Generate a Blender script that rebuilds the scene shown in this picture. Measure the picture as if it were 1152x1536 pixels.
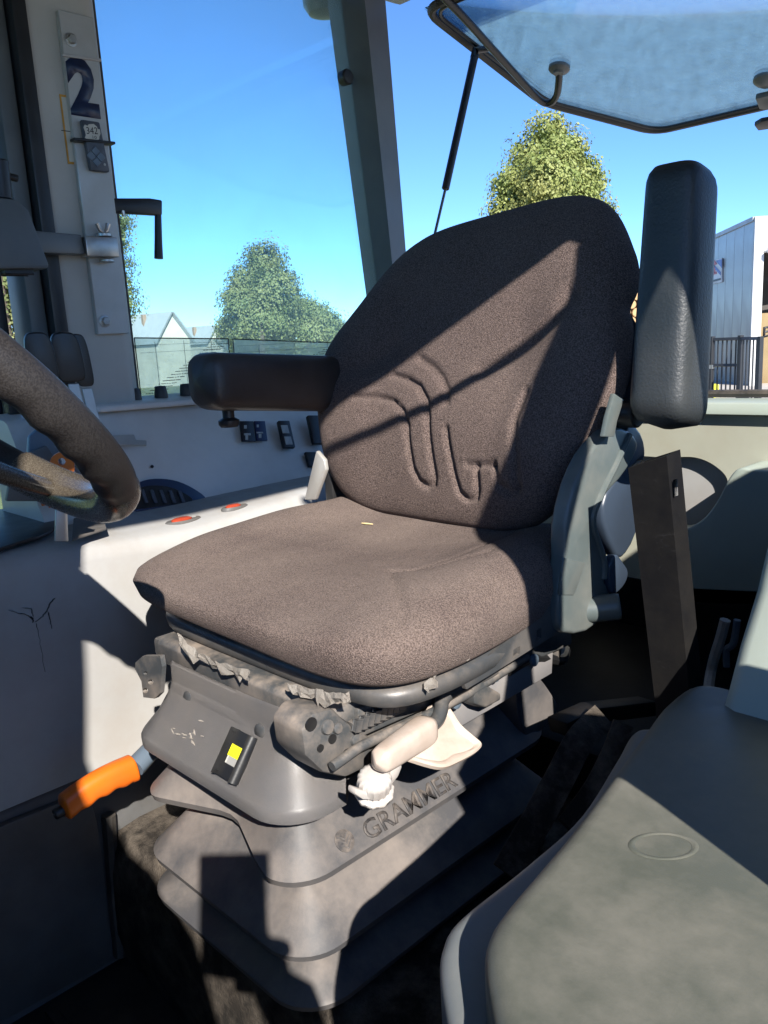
import bpy, bmesh, math, random
from mathutils import Vector, Matrix, noise
random.seed(7)
for o in list(bpy.data.objects): bpy.data.objects.remove(o)
S = bpy.context.scene
COL = S.collection
LIFT = 2.2                      # the photo point stands 2.2 m above the yard; built round it, lifted at the end

# ------------------------------------------------------------------ camera
F_PX, W, H = 1230.0, 1152, 1536
PITCH, YAW, ROLL = math.radians(11.85), math.radians(44), math.radians(3.2)
_fh = Vector((math.cos(YAW), -math.sin(YAW), 0)); _r = Vector((-math.sin(YAW), -math.cos(YAW), 0)); _z = Vector((0, 0, 1))
FWD = _fh*math.cos(PITCH) - _z*math.sin(PITCH); _u = _fh*math.sin(PITCH) + _z*math.cos(PITCH)
RGT = _r*math.cos(ROLL) - _u*math.sin(ROLL); UPV = _u*math.cos(ROLL) + _r*math.sin(ROLL)
cam = bpy.data.cameras.new('camera'); camo = bpy.data.objects.new('camera', cam); COL.objects.link(camo)
cam.sensor_fit = 'VERTICAL'; cam.sensor_height = 36; cam.lens = F_PX/H*36
cam.clip_start = .02; cam.clip_end = 1500
camo.matrix_world = Matrix((RGT, UPV, -FWD)).transposed().to_4x4()
S.camera = camo
# ------------------------------------------------------------------ light
def ray(px, py): return FWD*F_PX + RGT*(px-W/2) - UPV*(py-H/2)
SUN_DIR = ray(335, 1305).normalized()
w = bpy.data.worlds.new('World'); S.world = w; w.use_nodes = True
nt = w.node_tree; bg = nt.nodes['Background']
sky = nt.nodes.new('ShaderNodeTexSky'); sky.sky_type = 'NISHITA'; sky.sun_disc = False
sky.sun_elevation = math.asin(-SUN_DIR.z); sky.sun_rotation = math.atan2(-SUN_DIR.x, -SUN_DIR.y)
sky.air_density = .65; sky.dust_density = 0; sky.ozone_density = 10.0
nt.links.new(sky.outputs[0], bg.inputs[0]); bg.inputs[1].default_value = .13
sl = bpy.data.lights.new('sun', 'SUN'); sl.energy = 5.0; sl.angle = math.radians(.53); sl.color = (1, .945, .87)
so = bpy.data.objects.new('sun', sl); COL.objects.link(so); so.location = (-3, 2, 6)
so.rotation_euler = SUN_DIR.to_track_quat('-Z', 'Y').to_euler()
S.view_settings.view_transform = 'Standard'; S.view_settings.look = 'None'
S.view_settings.exposure = 1.05; S.view_settings.gamma = 1

# ------------------------------------------------------------------ helpers
def V(*a): return Vector(a)
def AX(px, py, x): r = ray(px, py); return r*(x/r.x)
def AY(px, py, y): r = ray(px, py); return r*(y/r.y)
def AZ(px, py, z): r = ray(px, py); return r*(z/r.z)
def AP(px, py, p0, n): r = ray(px, py); return r*(p0.dot(n)/r.dot(n))
def lerp(a, b, t): return a+(b-a)*t
def sstep(a, b, x):
    t = max(0, min(1, (x-a)/(b-a))); return t*t*(3-2*t)
def interp(tab, x):
    if x <= tab[0][0]: return tab[0][1]
    for (x0, y0), (x1, y1) in zip(tab, tab[1:]):
        if x <= x1: return lerp(y0, y1, (x-x0)/(x1-x0))
    return tab[-1][1]
def smooth_tab(tab, n=80):
    x0, x1 = tab[0][0], tab[-1][0]; xs = [x0+(x1-x0)*i/n for i in range(n+1)]
    ys = [interp(tab, x) for x in xs]
    for _ in range(12): ys = [ys[0]]+[(ys[i-1]+2*ys[i]+ys[i+1])/4 for i in range(1, n)]+[ys[-1]]
    return list(zip(xs, ys))
def spline(pts, n=8, closed=False):
    pts = [Vector(p) for p in pts]; out = []; m = len(pts)
    rng_ = range(m if closed else m-1)
    for i in rng_:
        p1, p2 = pts[i], pts[(i+1) % m]
        p0 = pts[i-1] if (closed or i > 0) else p1
        p3 = pts[(i+2) % m] if (closed or i+2 < m) else p2
        for k in range(n):
            t = k/n
            out.append(.5*((2*p1)+(p2-p0)*t+(2*p0-5*p1+4*p2-p3)*t*t+(3*p1-p0-3*p2+p3)*t**3))
    if not closed: out.append(pts[-1])
    return out

def empty(name, loc, label, cat, group=None):
    o = bpy.data.objects.new(name, None); COL.objects.link(o); o.location = loc; o.empty_display_size = .05
    o['label'] = label; o['category'] = cat
    if group: o['group'] = group
    return o
def tag(o, label, cat, group=None):
    o['label'] = label; o['category'] = cat
    if group: o['group'] = group
    return o
def wloc(o):
    l = Vector(o.location)
    while o.parent: o = o.parent; l += o.location
    return l
def obj(name, bm, mat, parent=None, smooth=38, kind=None, label=None):
    if isinstance(bm, bmesh.types.BMesh):
        bmesh.ops.recalc_face_normals(bm, faces=bm.faces)
        me = bpy.data.meshes.new(name); bm.to_mesh(me); bm.free()
    else: me = bm
    n = len(me.vertices)
    lo = Vector([min(v.co[i] for v in me.vertices) for i in range(3)]); hi = Vector([max(v.co[i] for v in me.vertices) for i in range(3)])
    c = (lo+hi)/2
    me.transform(Matrix.Translation(-c))
    if smooth:
        for p in me.polygons: p.use_smooth = True
        me.set_sharp_from_angle(angle=math.radians(smooth))
    if mat: me.materials.append(mat)
    o = bpy.data.objects.new(name, me); COL.objects.link(o)
    o.location = c
    if parent: o.parent = parent; o.location = c - wloc(parent)
    if kind: o['kind'] = kind
    if label: o['label'] = label
    return o
def join(*bms):
    a = bms[0]
    for b in bms[1:]:
        me = bpy.data.meshes.new('t'); b.to_mesh(me); b.free(); a.from_mesh(me); bpy.data.meshes.remove(me)
    return a
def bevel(bm, r, seg=2, ang=25):
    if r <= 0: return bm
    es = [e for e in bm.edges if len(e.link_faces) == 2 and e.calc_face_angle(0) > math.radians(ang)]
    bmesh.ops.bevel(bm, geom=es, offset=r, segments=seg, profile=.5, affect='EDGES', clamp_overlap=True)
    return bm
def box(lo, hi, r=0, seg=2):
    bm = bmesh.new(); bmesh.ops.create_cube(bm, size=1)
    lo, hi = Vector(lo), Vector(hi)
    for v in bm.verts: v.co = Vector([lerp(lo[i], hi[i], v.co[i]+.5) for i in range(3)])
    return bevel(bm, r, seg)
def obox(c, ax, ay, az, r=0, seg=2):
    """box round c with half-axis vectors"""
    bm = bmesh.new(); bmesh.ops.create_cube(bm, size=2)
    for v in bm.verts: v.co = Vector(c)+ax*v.co.x+ay*v.co.y+az*v.co.z
    return bevel(bm, r, seg)
def prism(pts, d, r=0, seg=2):
    """polygon of 3-D points extruded by vector d"""
    bm = bmesh.new(); d = Vector(d)
    a = [bm.verts.new(p) for p in pts]; b = [bm.verts.new(Vector(p)+d) for p in pts]; n = len(a)
    bm.faces.new(a); bm.faces.new(b[::-1])
    for i in range(n): bm.faces.new((a[i], b[i], b[(i+1) % n], a[(i+1) % n]))
    bmesh.ops.recalc_face_normals(bm, faces=bm.faces)
    return bevel(bm, r, seg)
def plate_holes(outer, holes, d):
    bm = bmesh.new(); es = []
    for loop in [outer]+holes:
        vs = [bm.verts.new(p) for p in loop]
        es += [bm.edges.new((vs[i], vs[(i+1) % len(vs)])) for i in range(len(vs))]
    bmesh.ops.triangle_fill(bm, use_beauty=True, use_dissolve=False, edges=es)
    g = bmesh.ops.extrude_face_region(bm, geom=list(bm.faces))
    for v in g['geom']:
        if isinstance(v, bmesh.types.BMVert): v.co += Vector(d)
    return bm
def loft(loops, closed=True, caps=True):
    bm = bmesh.new(); L = [[bm.verts.new(p) for p in lp] for lp in loops]; n = len(L[0])
    for a, b in zip(L, L[1:]):
        for i in range(n if closed else n-1):
            j = (i+1) % n; bm.faces.new((a[i], a[j], b[j], b[i]))
    if caps and closed: bm.faces.new(L[0][::-1]); bm.faces.new(L[-1])
    return bm
def tube(pts, rad, seg=12, caps=True):
    pts = [Vector(p) for p in pts]; n = len(pts); loops = []
    rad = rad if isinstance(rad, (list, tuple)) else [rad]*n
    t0 = (pts[1]-pts[0]).normalized(); ref = V(0, 0, 1) if abs(t0.z) < .9 else V(1, 0, 0)
    nx = t0.cross(ref).normalized()
    for i, p in enumerate(pts):
        t = (pts[min(i+1, n-1)]-pts[max(i-1, 0)]).normalized()
        nx = (nx-t*nx.dot(t)).normalized(); ny = t.cross(nx)
        loops.append([p+(nx*math.cos(a)+ny*math.sin(a))*rad[i] for a in [2*math.pi*k/seg for k in range(seg)]])
    return loft(loops, True, caps)
def lathe(c, axis, prof, seg=24):
    """prof: list of (distance along axis, radius)"""
    axis = Vector(axis).normalized(); ref = V(0, 0, 1) if abs(axis.z) < .9 else V(1, 0, 0)
    nx = axis.cross(ref).normalized(); ny = axis.cross(nx); c = Vector(c)
    return loft([[c+axis*h+(nx*math.cos(a)+ny*math.sin(a))*max(r, 1e-5) for a in [2*math.pi*k/seg for k in range(seg)]] for h, r in prof])
def cyl(a, b, r, seg=16, bev=0):
    a, b = Vector(a), Vector(b); d = (b-a).length
    if bev: return lathe(a, b-a, [(0, r-bev), (bev, r), (d-bev, r), (d, r-bev)], seg)
    return lathe(a, b-a, [(0, r), (d, r)], seg)
def rrect(cx, cy, hx, hy, r, z, side=14, corner=8):
    out = []
    for k, (sx, sy) in enumerate(((1, -1), (1, 1), (-1, 1), (-1, -1))):
        ccx, ccy = cx+sx*(hx-r), cy+sy*(hy-r); a0 = -math.pi/2+k*math.pi/2
        arc = [V(ccx+r*math.cos(a0+math.pi/2*i/corner), ccy+r*math.sin(a0+math.pi/2*i/corner), z) for i in range(corner+1)]
        out += arc
        nsx, nsy = ((1, 1), (-1, 1), (-1, -1), (1, -1))[k]
        a1 = a0+math.pi/2
        nxt = V(cx+nsx*(hx-r)+r*math.cos(a1), cy+nsy*(hy-r)+r*math.sin(a1), z)
        out += [arc[-1].lerp(nxt, i/side) for i in range(1, side)]
    return out
def pillow(fn, ns, nt_):
    """closed pad: fn(s,t,side)->point, s,t in -1..1, side +1/-1, the two sides meet on the rim"""
    bm = bmesh.new()
    def grid(side):
        return [[bm.verts.new(fn(-1+2*i/ns, -1+2*j/nt_, side)) for j in range(nt_+1)] for i in range(ns+1)]
    A, B = grid(1), grid(-1)
    for G in (A, B):
        for i in range(ns):
            for j in range(nt_):
                bm.faces.new((G[i][j], G[i+1][j], G[i+1][j+1], G[i][j+1]))
    bmesh.ops.remove_doubles(bm, verts=bm.verts, dist=1e-5)
    return bm

# ------------------------------------------------------------------ materials
def new_mat(name):
    m = bpy.data.materials.new(name); m.use_nodes = True
    return m, m.node_tree, m.node_tree.nodes['Principled BSDF']
def N(t, typ, **kw):
    n = t.nodes.new(typ)
    for k, v in kw.items():
        if k in n.inputs: n.inputs[k].default_value = v
        else: setattr(n, k, v)
    return n
def noise_fac(t, co, scale, lo, hi, detail=5, rough=.6):
    n = N(t, 'ShaderNodeTexNoise', Scale=scale, Detail=detail, Roughness=rough)
    t.links.new(co, n.inputs['Vector'])
    r = N(t, 'ShaderNodeMapRange'); r.inputs['From Min'].default_value = lo; r.inputs['From Max'].default_value = hi
    t.links.new(n.outputs['Fac'], r.inputs['Value'])
    return r.outputs['Result'], n.outputs['Fac']
def mixc(t, fac, a, b):
    m = N(t, 'ShaderNodeMix', data_type='RGBA')
    if hasattr(fac, 'links'): t.links.new(fac, m.inputs[0])
    else: m.inputs[0].default_value = fac
    for i, c in ((6, a), (7, b)):
        if hasattr(c, 'links'): t.links.new(c, m.inputs[i])
        else: m.inputs[i].default_value = (*c, 1)
    return m.outputs[2]
def math_n(t, op, a, b):
    m = N(t, 'ShaderNodeMath', operation=op)
    for i, c in ((0, a), (1, b)):
        if hasattr(c, 'links'): t.links.new(c, m.inputs[i])
        else: m.inputs[i].default_value = c
    return m.outputs[0]
def pbr(name, col, col2=None, scale=14, rough=.5, metal=0, bump=.15, bscale=300, bdist=.0006, dust=None, dustamt=.0, dscale=9,
        spec=.5, lo=.35, hi=.7, scratch=0, sheen=0):
    m, t, b = new_mat(name)
    co = N(t, 'ShaderNodeTexCoord').outputs['Object']
    c = None
    f, raw = noise_fac(t, co, scale, lo, hi)
    c = mixc(t, f, col, col2 or [x*.72 for x in col])
    rv = math_n(t, 'MULTIPLY_ADD', raw, .3); rv.node.inputs[2].default_value = rough-.15
    if dust:
        f2, r2 = noise_fac(t, co, dscale, .42, .68, 8, .68)
        g = N(t, 'ShaderNodeNewGeometry'); sx = N(t, 'ShaderNodeSeparateXYZ'); t.links.new(g.outputs['Normal'], sx.inputs[0])
        upf = N(t, 'ShaderNodeMapRange'); upf.inputs['From Min'].default_value = -.5; upf.inputs['From Max'].default_value = .95
        upf.inputs['To Min'].default_value = .25
        t.links.new(sx.outputs['Z'], upf.inputs['Value'])
        f3 = math_n(t, 'MULTIPLY', f2, upf.outputs['Result']); f3 = math_n(t, 'MULTIPLY', f3, dustamt)
        c = mixc(t, f3, c, dust)
        rv = math_n(t, 'MULTIPLY_ADD', f3, .4); rv.node.inputs[2].default_value = rough
    if scratch:
        wv = N(t, 'ShaderNodeTexNoise', Scale=6.0, Detail=9, Roughness=.75, Distortion=2.5)
        mp = N(t, 'ShaderNodeMapping'); mp.inputs['Scale'].default_value = (3, 30, 6)
        t.links.new(co, mp.inputs[0]); t.links.new(mp.outputs[0], wv.inputs['Vector'])
        r = N(t, 'ShaderNodeMapRange'); r.inputs['From Min'].default_value = .62; r.inputs['From Max'].default_value = .72
        t.links.new(wv.outputs['Fac'], r.inputs['Value'])
        c = mixc(t, math_n(t, 'MULTIPLY', r.outputs['Result'], scratch), c, [min(1, x*2.2+.05) for x in col])
    t.links.new(c, b.inputs['Base Color']); t.links.new(rv, b.inputs['Roughness'])
    b.inputs['Metallic'].default_value = metal; b.inputs['Specular IOR Level'].default_value = spec
    if sheen: b.inputs['Sheen Weight'].default_value = sheen
    if bump:
        n = N(t, 'ShaderNodeTexNoise', Scale=bscale, Detail=3); t.links.new(co, n.inputs['Vector'])
        bp = N(t, 'ShaderNodeBump', Strength=bump, Distance=bdist); t.links.new(n.outputs['Fac'], bp.inputs['Height'])
        t.links.new(bp.outputs[0], b.inputs['Normal'])
    return m
def fabric(name, k=1.0, damt=.38, dcol=(.19, .15, .125), dlo=.45):
    m, t, b = new_mat(name)
    co = N(t, 'ShaderNodeTexCoord').outputs['Object']
    f1, r1 = noise_fac(t, co, 620, .36, .66, 2, .5)
    c = mixc(t, f1, (.052*k, .038*k, .035*k), (.170*k, .127*k, .113*k))
    f2, r2 = noise_fac(t, co, 5, dlo, .75, 8, .62)
    f2 = math_n(t, 'MULTIPLY', f2, damt)
    c = mixc(t, math_n(t, 'MULTIPLY', f2, math_n(t, 'MULTIPLY', r1, 1.7)), c, dcol)
    v = N(t, 'ShaderNodeTexVoronoi', Scale=780); t.links.new(co, v.inputs['Vector'])
    n3 = N(t, 'ShaderNodeTexNoise', Scale=900, Detail=2); t.links.new(co, n3.inputs['Vector'])
    hsum = math_n(t, 'ADD', v.outputs['Distance'], n3.outputs['Fac'])
    bp = N(t, 'ShaderNodeBump', Strength=.75, Distance=.0016); t.links.new(hsum, bp.inputs['Height'])
    t.links.new(bp.outputs[0], b.inputs['Normal']); t.links.new(c, b.inputs['Base Color'])
    b.inputs['Roughness'].default_value = .92; b.inputs['Specular IOR Level'].default_value = .15
    b.inputs['Sheen Weight'].default_value = .06; b.inputs['Sheen Roughness'].default_value = .4
    b.inputs['Sheen Tint'].default_value = (.8, .7, .65, 1)
    return m
def glass(name, tint, dust_haze_col, dust, scale=5, tlw=.5, ior=1.35):
    m, t, b = new_mat(name); t.nodes.remove(b)
    out = [n for n in t.nodes if n.type == 'OUTPUT_MATERIAL'][0]
    co = N(t, 'ShaderNodeTexCoord').outputs['Object']
    tr = N(t, 'ShaderNodeBsdfTransparent'); tr.inputs[0].default_value = (*tint, 1)
    gl = N(t, 'ShaderNodeBsdfGlossy'); gl.inputs['Roughness'].default_value = .04
    fr = N(t, 'ShaderNodeFresnel'); fr.inputs['IOR'].default_value = ior
    m1 = N(t, 'ShaderNodeMixShader'); t.links.new(fr.outputs[0], m1.inputs[0]); t.links.new(tr.outputs[0], m1.inputs[1]); t.links.new(gl.outputs[0], m1.inputs[2])
    df = N(t, 'ShaderNodeBsdfDiffuse'); df.inputs[0].default_value = (*dust_haze_col, 1)
    tl = N(t, 'ShaderNodeBsdfTranslucent'); tl.inputs[0].default_value = (*dust_haze_col, 1)
    ds = N(t, 'ShaderNodeMixShader', Fac=tlw); t.links.new(df.outputs[0], ds.inputs[1]); t.links.new(tl.outputs[0], ds.inputs[2])
    f, _ = noise_fac(t, co, scale, .3, .75, 9, .72)
    f2, _ = noise_fac(t, co, 160, .70, .78, 2, .5)
    f = math_n(t, 'MULTIPLY_ADD', f, dust); f.node.inputs[2].default_value = dust*.5
    f = math_n(t, 'MULTIPLY_ADD', f2, .25) if False else f
    f = math_n(t, 'ADD', f, math_n(t, 'MULTIPLY', f2, dust*1.5))
    m2 = N(t, 'ShaderNodeMixShader'); t.links.new(f, m2.inputs[0]); t.links.new(m1.outputs[0], m2.inputs[1]); t.links.new(ds.outputs[0], m2.inputs[2])
    t.links.new(m2.outputs[0], out.inputs[0])
    return m

DUST = (.42, .34, .27)
M = {}
M['fabric'] = fabric('fabric', 1.05, .25, (.23, .18, .15))
M['fabric_dusty'] = fabric('fabric_dusty', .95, .50, (.31, .245, .205), .36)
M['bellows'] = pbr('bellows', (.066, .066, .071), (.09, .086, .085), 10, .48, bump=.25, bscale=700, bdist=.0004, dust=(.33, .275, .235), dustamt=.60, dscale=5.5)
M['housing'] = pbr('housing', (.20, .195, .20), (.24, .23, .225), 12, .36, bump=.3, bscale=700, bdist=.0004, dust=(.36, .30, .25), dustamt=.42, dscale=7)
M['steel_dark'] = pbr('steel_dark', (.07, .076, .08), (.10, .10, .10), 16, .45, .25, dust=(.36, .295, .24), dustamt=1.0, dscale=18, scratch=.25)
M['pan'] = pbr('pan', (.055, .06, .065), (.09, .09, .09), 20, .38, .2, dust=DUST, dustamt=.4, dscale=12, scratch=.3)
M['bracket'] = pbr('bracket', (.085, .105, .105), (.105, .125, .122), 9, .33, 0, bump=.08, bscale=500, dust=DUST, dustamt=.25, scratch=.15)
M['vinyl'] = pbr('vinyl', (.020, .025, .028), (.029, .034, .037), 8, .42, bump=.55, bscale=330, bdist=.0010, spec=.5, dust=(.2, .19, .18), dustamt=.12)
M['vinyl_brown'] = pbr('vinyl_brown', (.030, .024, .022), (.040, .032, .028), 8, .4, bump=.5, bscale=330, bdist=.0009, dust=(.2, .17, .15), dustamt=.15)
M['console'] = pbr('console', (.37, .368, .36), (.32, .315, .305), 5, .5, bump=.12, bscale=700, bdist=.0004, dust=(.27, .23, .19), dustamt=.65, dscale=7, spec=.4)
M['console_dark'] = pbr('console_dark', (.105, .105, .105), (.06, .055, .05), 6, .5, bump=.15, bscale=400, dust=(.30, .25, .2), dustamt=.35, dscale=5)
M['switchpanel'] = pbr('switchpanel', (.70, .655, .60), (.62, .575, .52), 4, .36, bump=.08, bscale=700, dust=(.38, .33, .28), dustamt=.35, dscale=5)
M['pillar'] = pbr('pillar', (.46, .44, .40), (.40, .38, .34), 6, .5, bump=.1, bscale=600, dust=(.32, .28, .23), dustamt=.3)
M['pillar_dark'] = pbr('pillar_dark', (.11, .12, .12), (.09, .095, .095), 6, .42, bump=.1, bscale=600, dust=(.3, .28, .25), dustamt=.2)
M['headliner'] = pbr('headliner', (.22, .21, .19), (.19, .18, .165), 6, .9, bump=.2, bscale=300)
M['alu'] = pbr('alu', (.48, .47, .44), (.40, .385, .355), 10, .42, .35, bump=.05, scratch=.2)
M['zinc'] = pbr('zinc', (.5, .49, .46), (.38, .36, .33), 40, .35, .85, bump=.1, scratch=.1)
M['black'] = pbr('black', (.012, .012, .013), (.02, .02, .02), 20, .4, bump=.1, bscale=500)
M['black_matte'] = pbr('black_matte', (.006, .006, .0065), (.010, .0095, .009), 9, .5, bump=.3, bscale=160, bdist=.001, spec=.1, dust=DUST, dustamt=.02, dscale=12)
M['carpet'] = pbr('carpet', (.014, .013, .012), (.034, .028, .023), 14, .95, bump=.8, bscale=420, bdist=.003, dust=(.30, .25, .2), dustamt=.42, dscale=22, spec=.2)
M['mat'] = pbr('mat', (.013, .013, .013), (.022, .02, .018), 8, .6, bump=.35, bscale=200, bdist=.001, dust=(.26, .22, .17), dustamt=.12, dscale=14)
M['rubber'] = pbr('rubber', (.02, .02, .02), (.035, .033, .03), 20, .55, bump=.2, dust=DUST, dustamt=.3)
M['rim'] = pbr('rim', (.020, .0175, .0165), (.034, .030, .028), 700, .45, bump=.35, bscale=900, bdist=.0006, lo=.45, hi=.55, spec=.35)
M['spoke'] = pbr('spoke', (.050, .040, .030), (.10, .085, .065), 700, .26, bump=.05, lo=.4, hi=.6)
M['orange'] = pbr('orange', (.72, .15, .010), (.64, .12, .008), 9, .35, bump=.06, dust=(.25, .08, .02), dustamt=.3, dscale=14)
M['orange_dirty'] = pbr('orange_dirty', (.62, .17, .02), (.5, .12, .02), 30, .45, bump=.1)
M['beige'] = pbr('beige', (.52, .44, .38), (.46, .38, .32), 14, .45, bump=.08, dust=(.32, .23, .17), dustamt=.45, dscale=26)
M['white_plastic'] = pbr('white_plastic', (.44, .42, .40), (.40, .36, .335), 20, .4, bump=.05, dust=(.35, .28, .22), dustamt=.35, dscale=40)
M['foam'] = pbr('foam', (.42, .39, .35), (.34, .30, .26), 60, .8, bump=.6, bscale=400, bdist=.001)
M['cover'] = pbr('cover', (.092, .098, .080), (.080, .086, .070), 5, .42, bump=.2, bscale=800, bdist=.0004, dust=(.235, .22, .185), dustamt=.5, dscale=9, spec=.45, scratch=.06)
M['cover_low'] = pbr('cover_low', (.17, .185, .19), (.14, .155, .16), 5, .40, bump=.12, bscale=800, bdist=.0004, dust=(.33, .31, .28), dustamt=.3)
M['rearpanel'] = pbr('rearpanel', (.40, .41, .34), (.35, .35, .28), 5, .5, bump=.1, bscale=500, dust=(.33, .28, .2), dustamt=.55, dscale=6)
M['fender'] = pbr('fender', (.34, .40, .36), (.30, .35, .31), 4, .42, bump=.12, bscale=700, dust=(.36, .34, .28), dustamt=.3)
M['navy_shade'] = pbr('navy_shade', (.035, .05, .075), (.028, .04, .06), 8, .4, bump=.1)  # navy shadow on the recliner's inner plate put into the colour
M['bowl'] = pbr('bowl', (.02, .045, .10), (.016, .035, .08), 8, .3, bump=.05)
M['bluegrey'] = pbr('bluegrey', (.12, .16, .20), (.10, .13, .17), 8, .4, bump=.1)
M['yellow'] = pbr('yellow', (.75, .72, .02), (.65, .6, .02), 60, .4, bump=0)
M['navy'] = pbr('navy', (.012, .022, .06), (.012, .022, .06), 60, .4, bump=0)
M['sticker'] = pbr('sticker', (.55, .53, .46), (.46, .44, .38), 30, .5, bump=0)
M['stickerorange'] = pbr('stickerorange', (.62, .30, .03), None, 30, .5, bump=0)
M['ink'] = pbr('ink', (.015, .015, .02), None, 30, .5, bump=0)
M['button'] = pbr('button', (.075, .085, .105), None, 60, .45, bump=0)
M['label_black'] = pbr('label_black', (.010, .010, .014), None, 30, .35, bump=0)
M['label_blue'] = pbr('label_blue', (.010, .022, .08), None, 30, .35, bump=0)
M['icon'] = pbr('icon', (.45, .44, .40), None, 60, .5, bump=0)
M['red_light'] = pbr('red_light', (.42, .06, .025), (.3, .04, .02), 60, .3, bump=0)
M['logo'] = pbr('logo', (.035, .034, .036), (.055, .05, .05), 60, .6, bump=.2, dust=DUST, dustamt=.3, dscale=60)
M['skin'] = pbr('skin', (.5, .3, .22), None, 20, .5)
M['coverscratch'] = pbr('coverscratch', (.17, .17, .145), None, 60, .6, bump=0)
M['dustmark'] = pbr('dustmark', (.30, .27, .235), None, 60, .9, bump=0)
M['straw'] = pbr('straw', (.72, .58, .30), None, 60, .6, bump=0)
M['glass_side'] = glass('glass_side', (.89, 1.0, .98), (.60, .76, .76), .06)
M['glass_rear'] = glass('glass_rear', (.95, .99, .98), (.46, .78, .98), .17, scale=30, tlw=.9, ior=1.16)  # bright sky-blue haze of the open pane put into its dust colour
M['film'] = glass('film', (.96, .99, .97), (.88, .90, .82), .36, scale=3, tlw=.9)

# ================================================================== SETTING: ground
def G(px, dist, z=None):
    """a spot on the yard `dist` metres off, in the compass direction of picture column px"""
    hy_ = H/2+(FWD.z*F_PX+RGT.z*(px-W/2))/UPV.z
    r = ray(px, hy_); h = Vector((r.x, r.y, 0)); d = Vector((FWD.x, FWD.y, 0)).normalized()
    h = h*(dist/h.dot(d)); return V(h.x, h.y, -LIFT if z is None else z)
GZ = -LIFT
def ground_mat():
    m, t, b = new_mat('yard'); co = N(t, 'ShaderNodeTexCoord').outputs['Object']
    f, _ = noise_fac(t, co, .25, .4, .6, 8, .6); c = mixc(t, f, (.40, .37, .325), (.48, .445, .39))
    f2, _ = noise_fac(t, co, 6, .4, .65, 6); c = mixc(t, math_n(t, 'MULTIPLY', f2, .25), c, (.26, .24, .2))
    t.links.new(c, b.inputs['Base Color']); b.inputs['Roughness'].default_value = .9
    return m
def grass_mat():
    m, t, b = new_mat('grass'); co = N(t, 'ShaderNodeTexCoord').outputs['Object']
    f, _ = noise_fac(t, co, .9, .35, .65, 8, .7); c = mixc(t, f, (.15, .18, .06), (.27, .26, .11))
    t.links.new(c, b.inputs['Base Color']); b.inputs['Roughness'].default_value = .95
    n = N(t, 'ShaderNodeTexNoise', Scale=14, Detail=6); t.links.new(co, n.inputs['Vector'])
    bp = N(t, 'ShaderNodeBump', Strength=.9, Distance=.1); t.links.new(n.outputs['Fac'], bp.inputs['Height']); t.links.new(bp.outputs[0], b.inputs['Normal'])
    return m
g = obj('ground', prism([V(-600, -600, GZ-.3), V(600, -600, GZ-.3), V(600, 600, GZ-.3), V(-600, 600, GZ-.3)], (0, 0, .3)), grass_mat(), smooth=0, kind='structure')
# paved yard behind the tractor, extended unseen to the left to bounce warm fill
yp = [V(4, 14, GZ), V(2.2, -3, GZ), G(640, 14), G(700, 44), G(900, 70), V(-60, -70, GZ), V(-60, 14, GZ)]
obj('yard_paving', prism([p+V(0, 0, .004) for p in yp], (0, 0, .03)), ground_mat(), smooth=0, kind='structure')

# ================================================================== THE CAB
XR = 1.50      # inner face of the right-hand side window
YB = -1.60     # rear wall
cab = empty('tractor_cab', (0.75, -.7, -.97), 'grey tractor cab body with pillars, rear panel and black floor around the driver seat', 'tractor cab')
# floor, pedestal under the seat
obj('floor', box((-.05, -1.60, -.97), (1.50, .55, -.952)), M['mat'], cab, smooth=0)
def floor_ribs():
    bm = None
    for k in range(9):
        b = box((.30+.0*k, -.44+.055*k, -.951), (1.14, -.415+.055*k, -.945), .002, 1)
        bm = b if bm is None else join(bm, b)
    return bm
for k in range(9):
    y = -.40+.06*k
    obj('floor_rib', prism([V(.35, y, -.9515), V(.72, y+.01, -.9515), V(.80, y+.045, -.9515), V(1.13, y+.05, -.9515), V(1.13, y+.066, -.9515), V(.79, y+.061, -.9515), V(.71, y+.026, -.9515), V(.35, y+.016, -.9515)], (0, 0, .005), .0015, 1), M['mat'], cab)
def ped():
    prof = [(-.470, -.95), (-.462, -.90), (-.470, -.80), (-.478, -.762), (-.495, -.738), (-.53, -.732), (-1.2, -.732), (-1.2, -.95)]
    loops = []
    n = 26
    for i in range(n+1):
        x = lerp(.50, 1.158, i/n)
        e = .03*math.exp(-((x-.50)/.02)**2)
        loops.append([V(x, y-e*0+.004*noise.noise(V(x*9, y*12, z*9)), z+.005*noise.noise(V(x*11+3, y*7, 2))-(e if z > -.8 else 0)) for y, z in prof])
    return loft(loops)
obj('seat_pedestal', ped(), M['carpet'], cab, smooth=60)
# raised moulding between console foot and pedestal
obj('corner_moulding', tube(spline([V(1.150, -.478, -.70), V(1.153, -.474, -.78), V(1.153, -.470, -.86), V(1.150, -.466, -.945)], 6), .011, 8), M['rubber'], cab)
# rear floor hump and dark rear shelf behind the seat
obj('rear_shelf', box((.44, -1.58, -.95), (1.48, -1.02, -.64), .02), M['black_matte'], cab)
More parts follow.
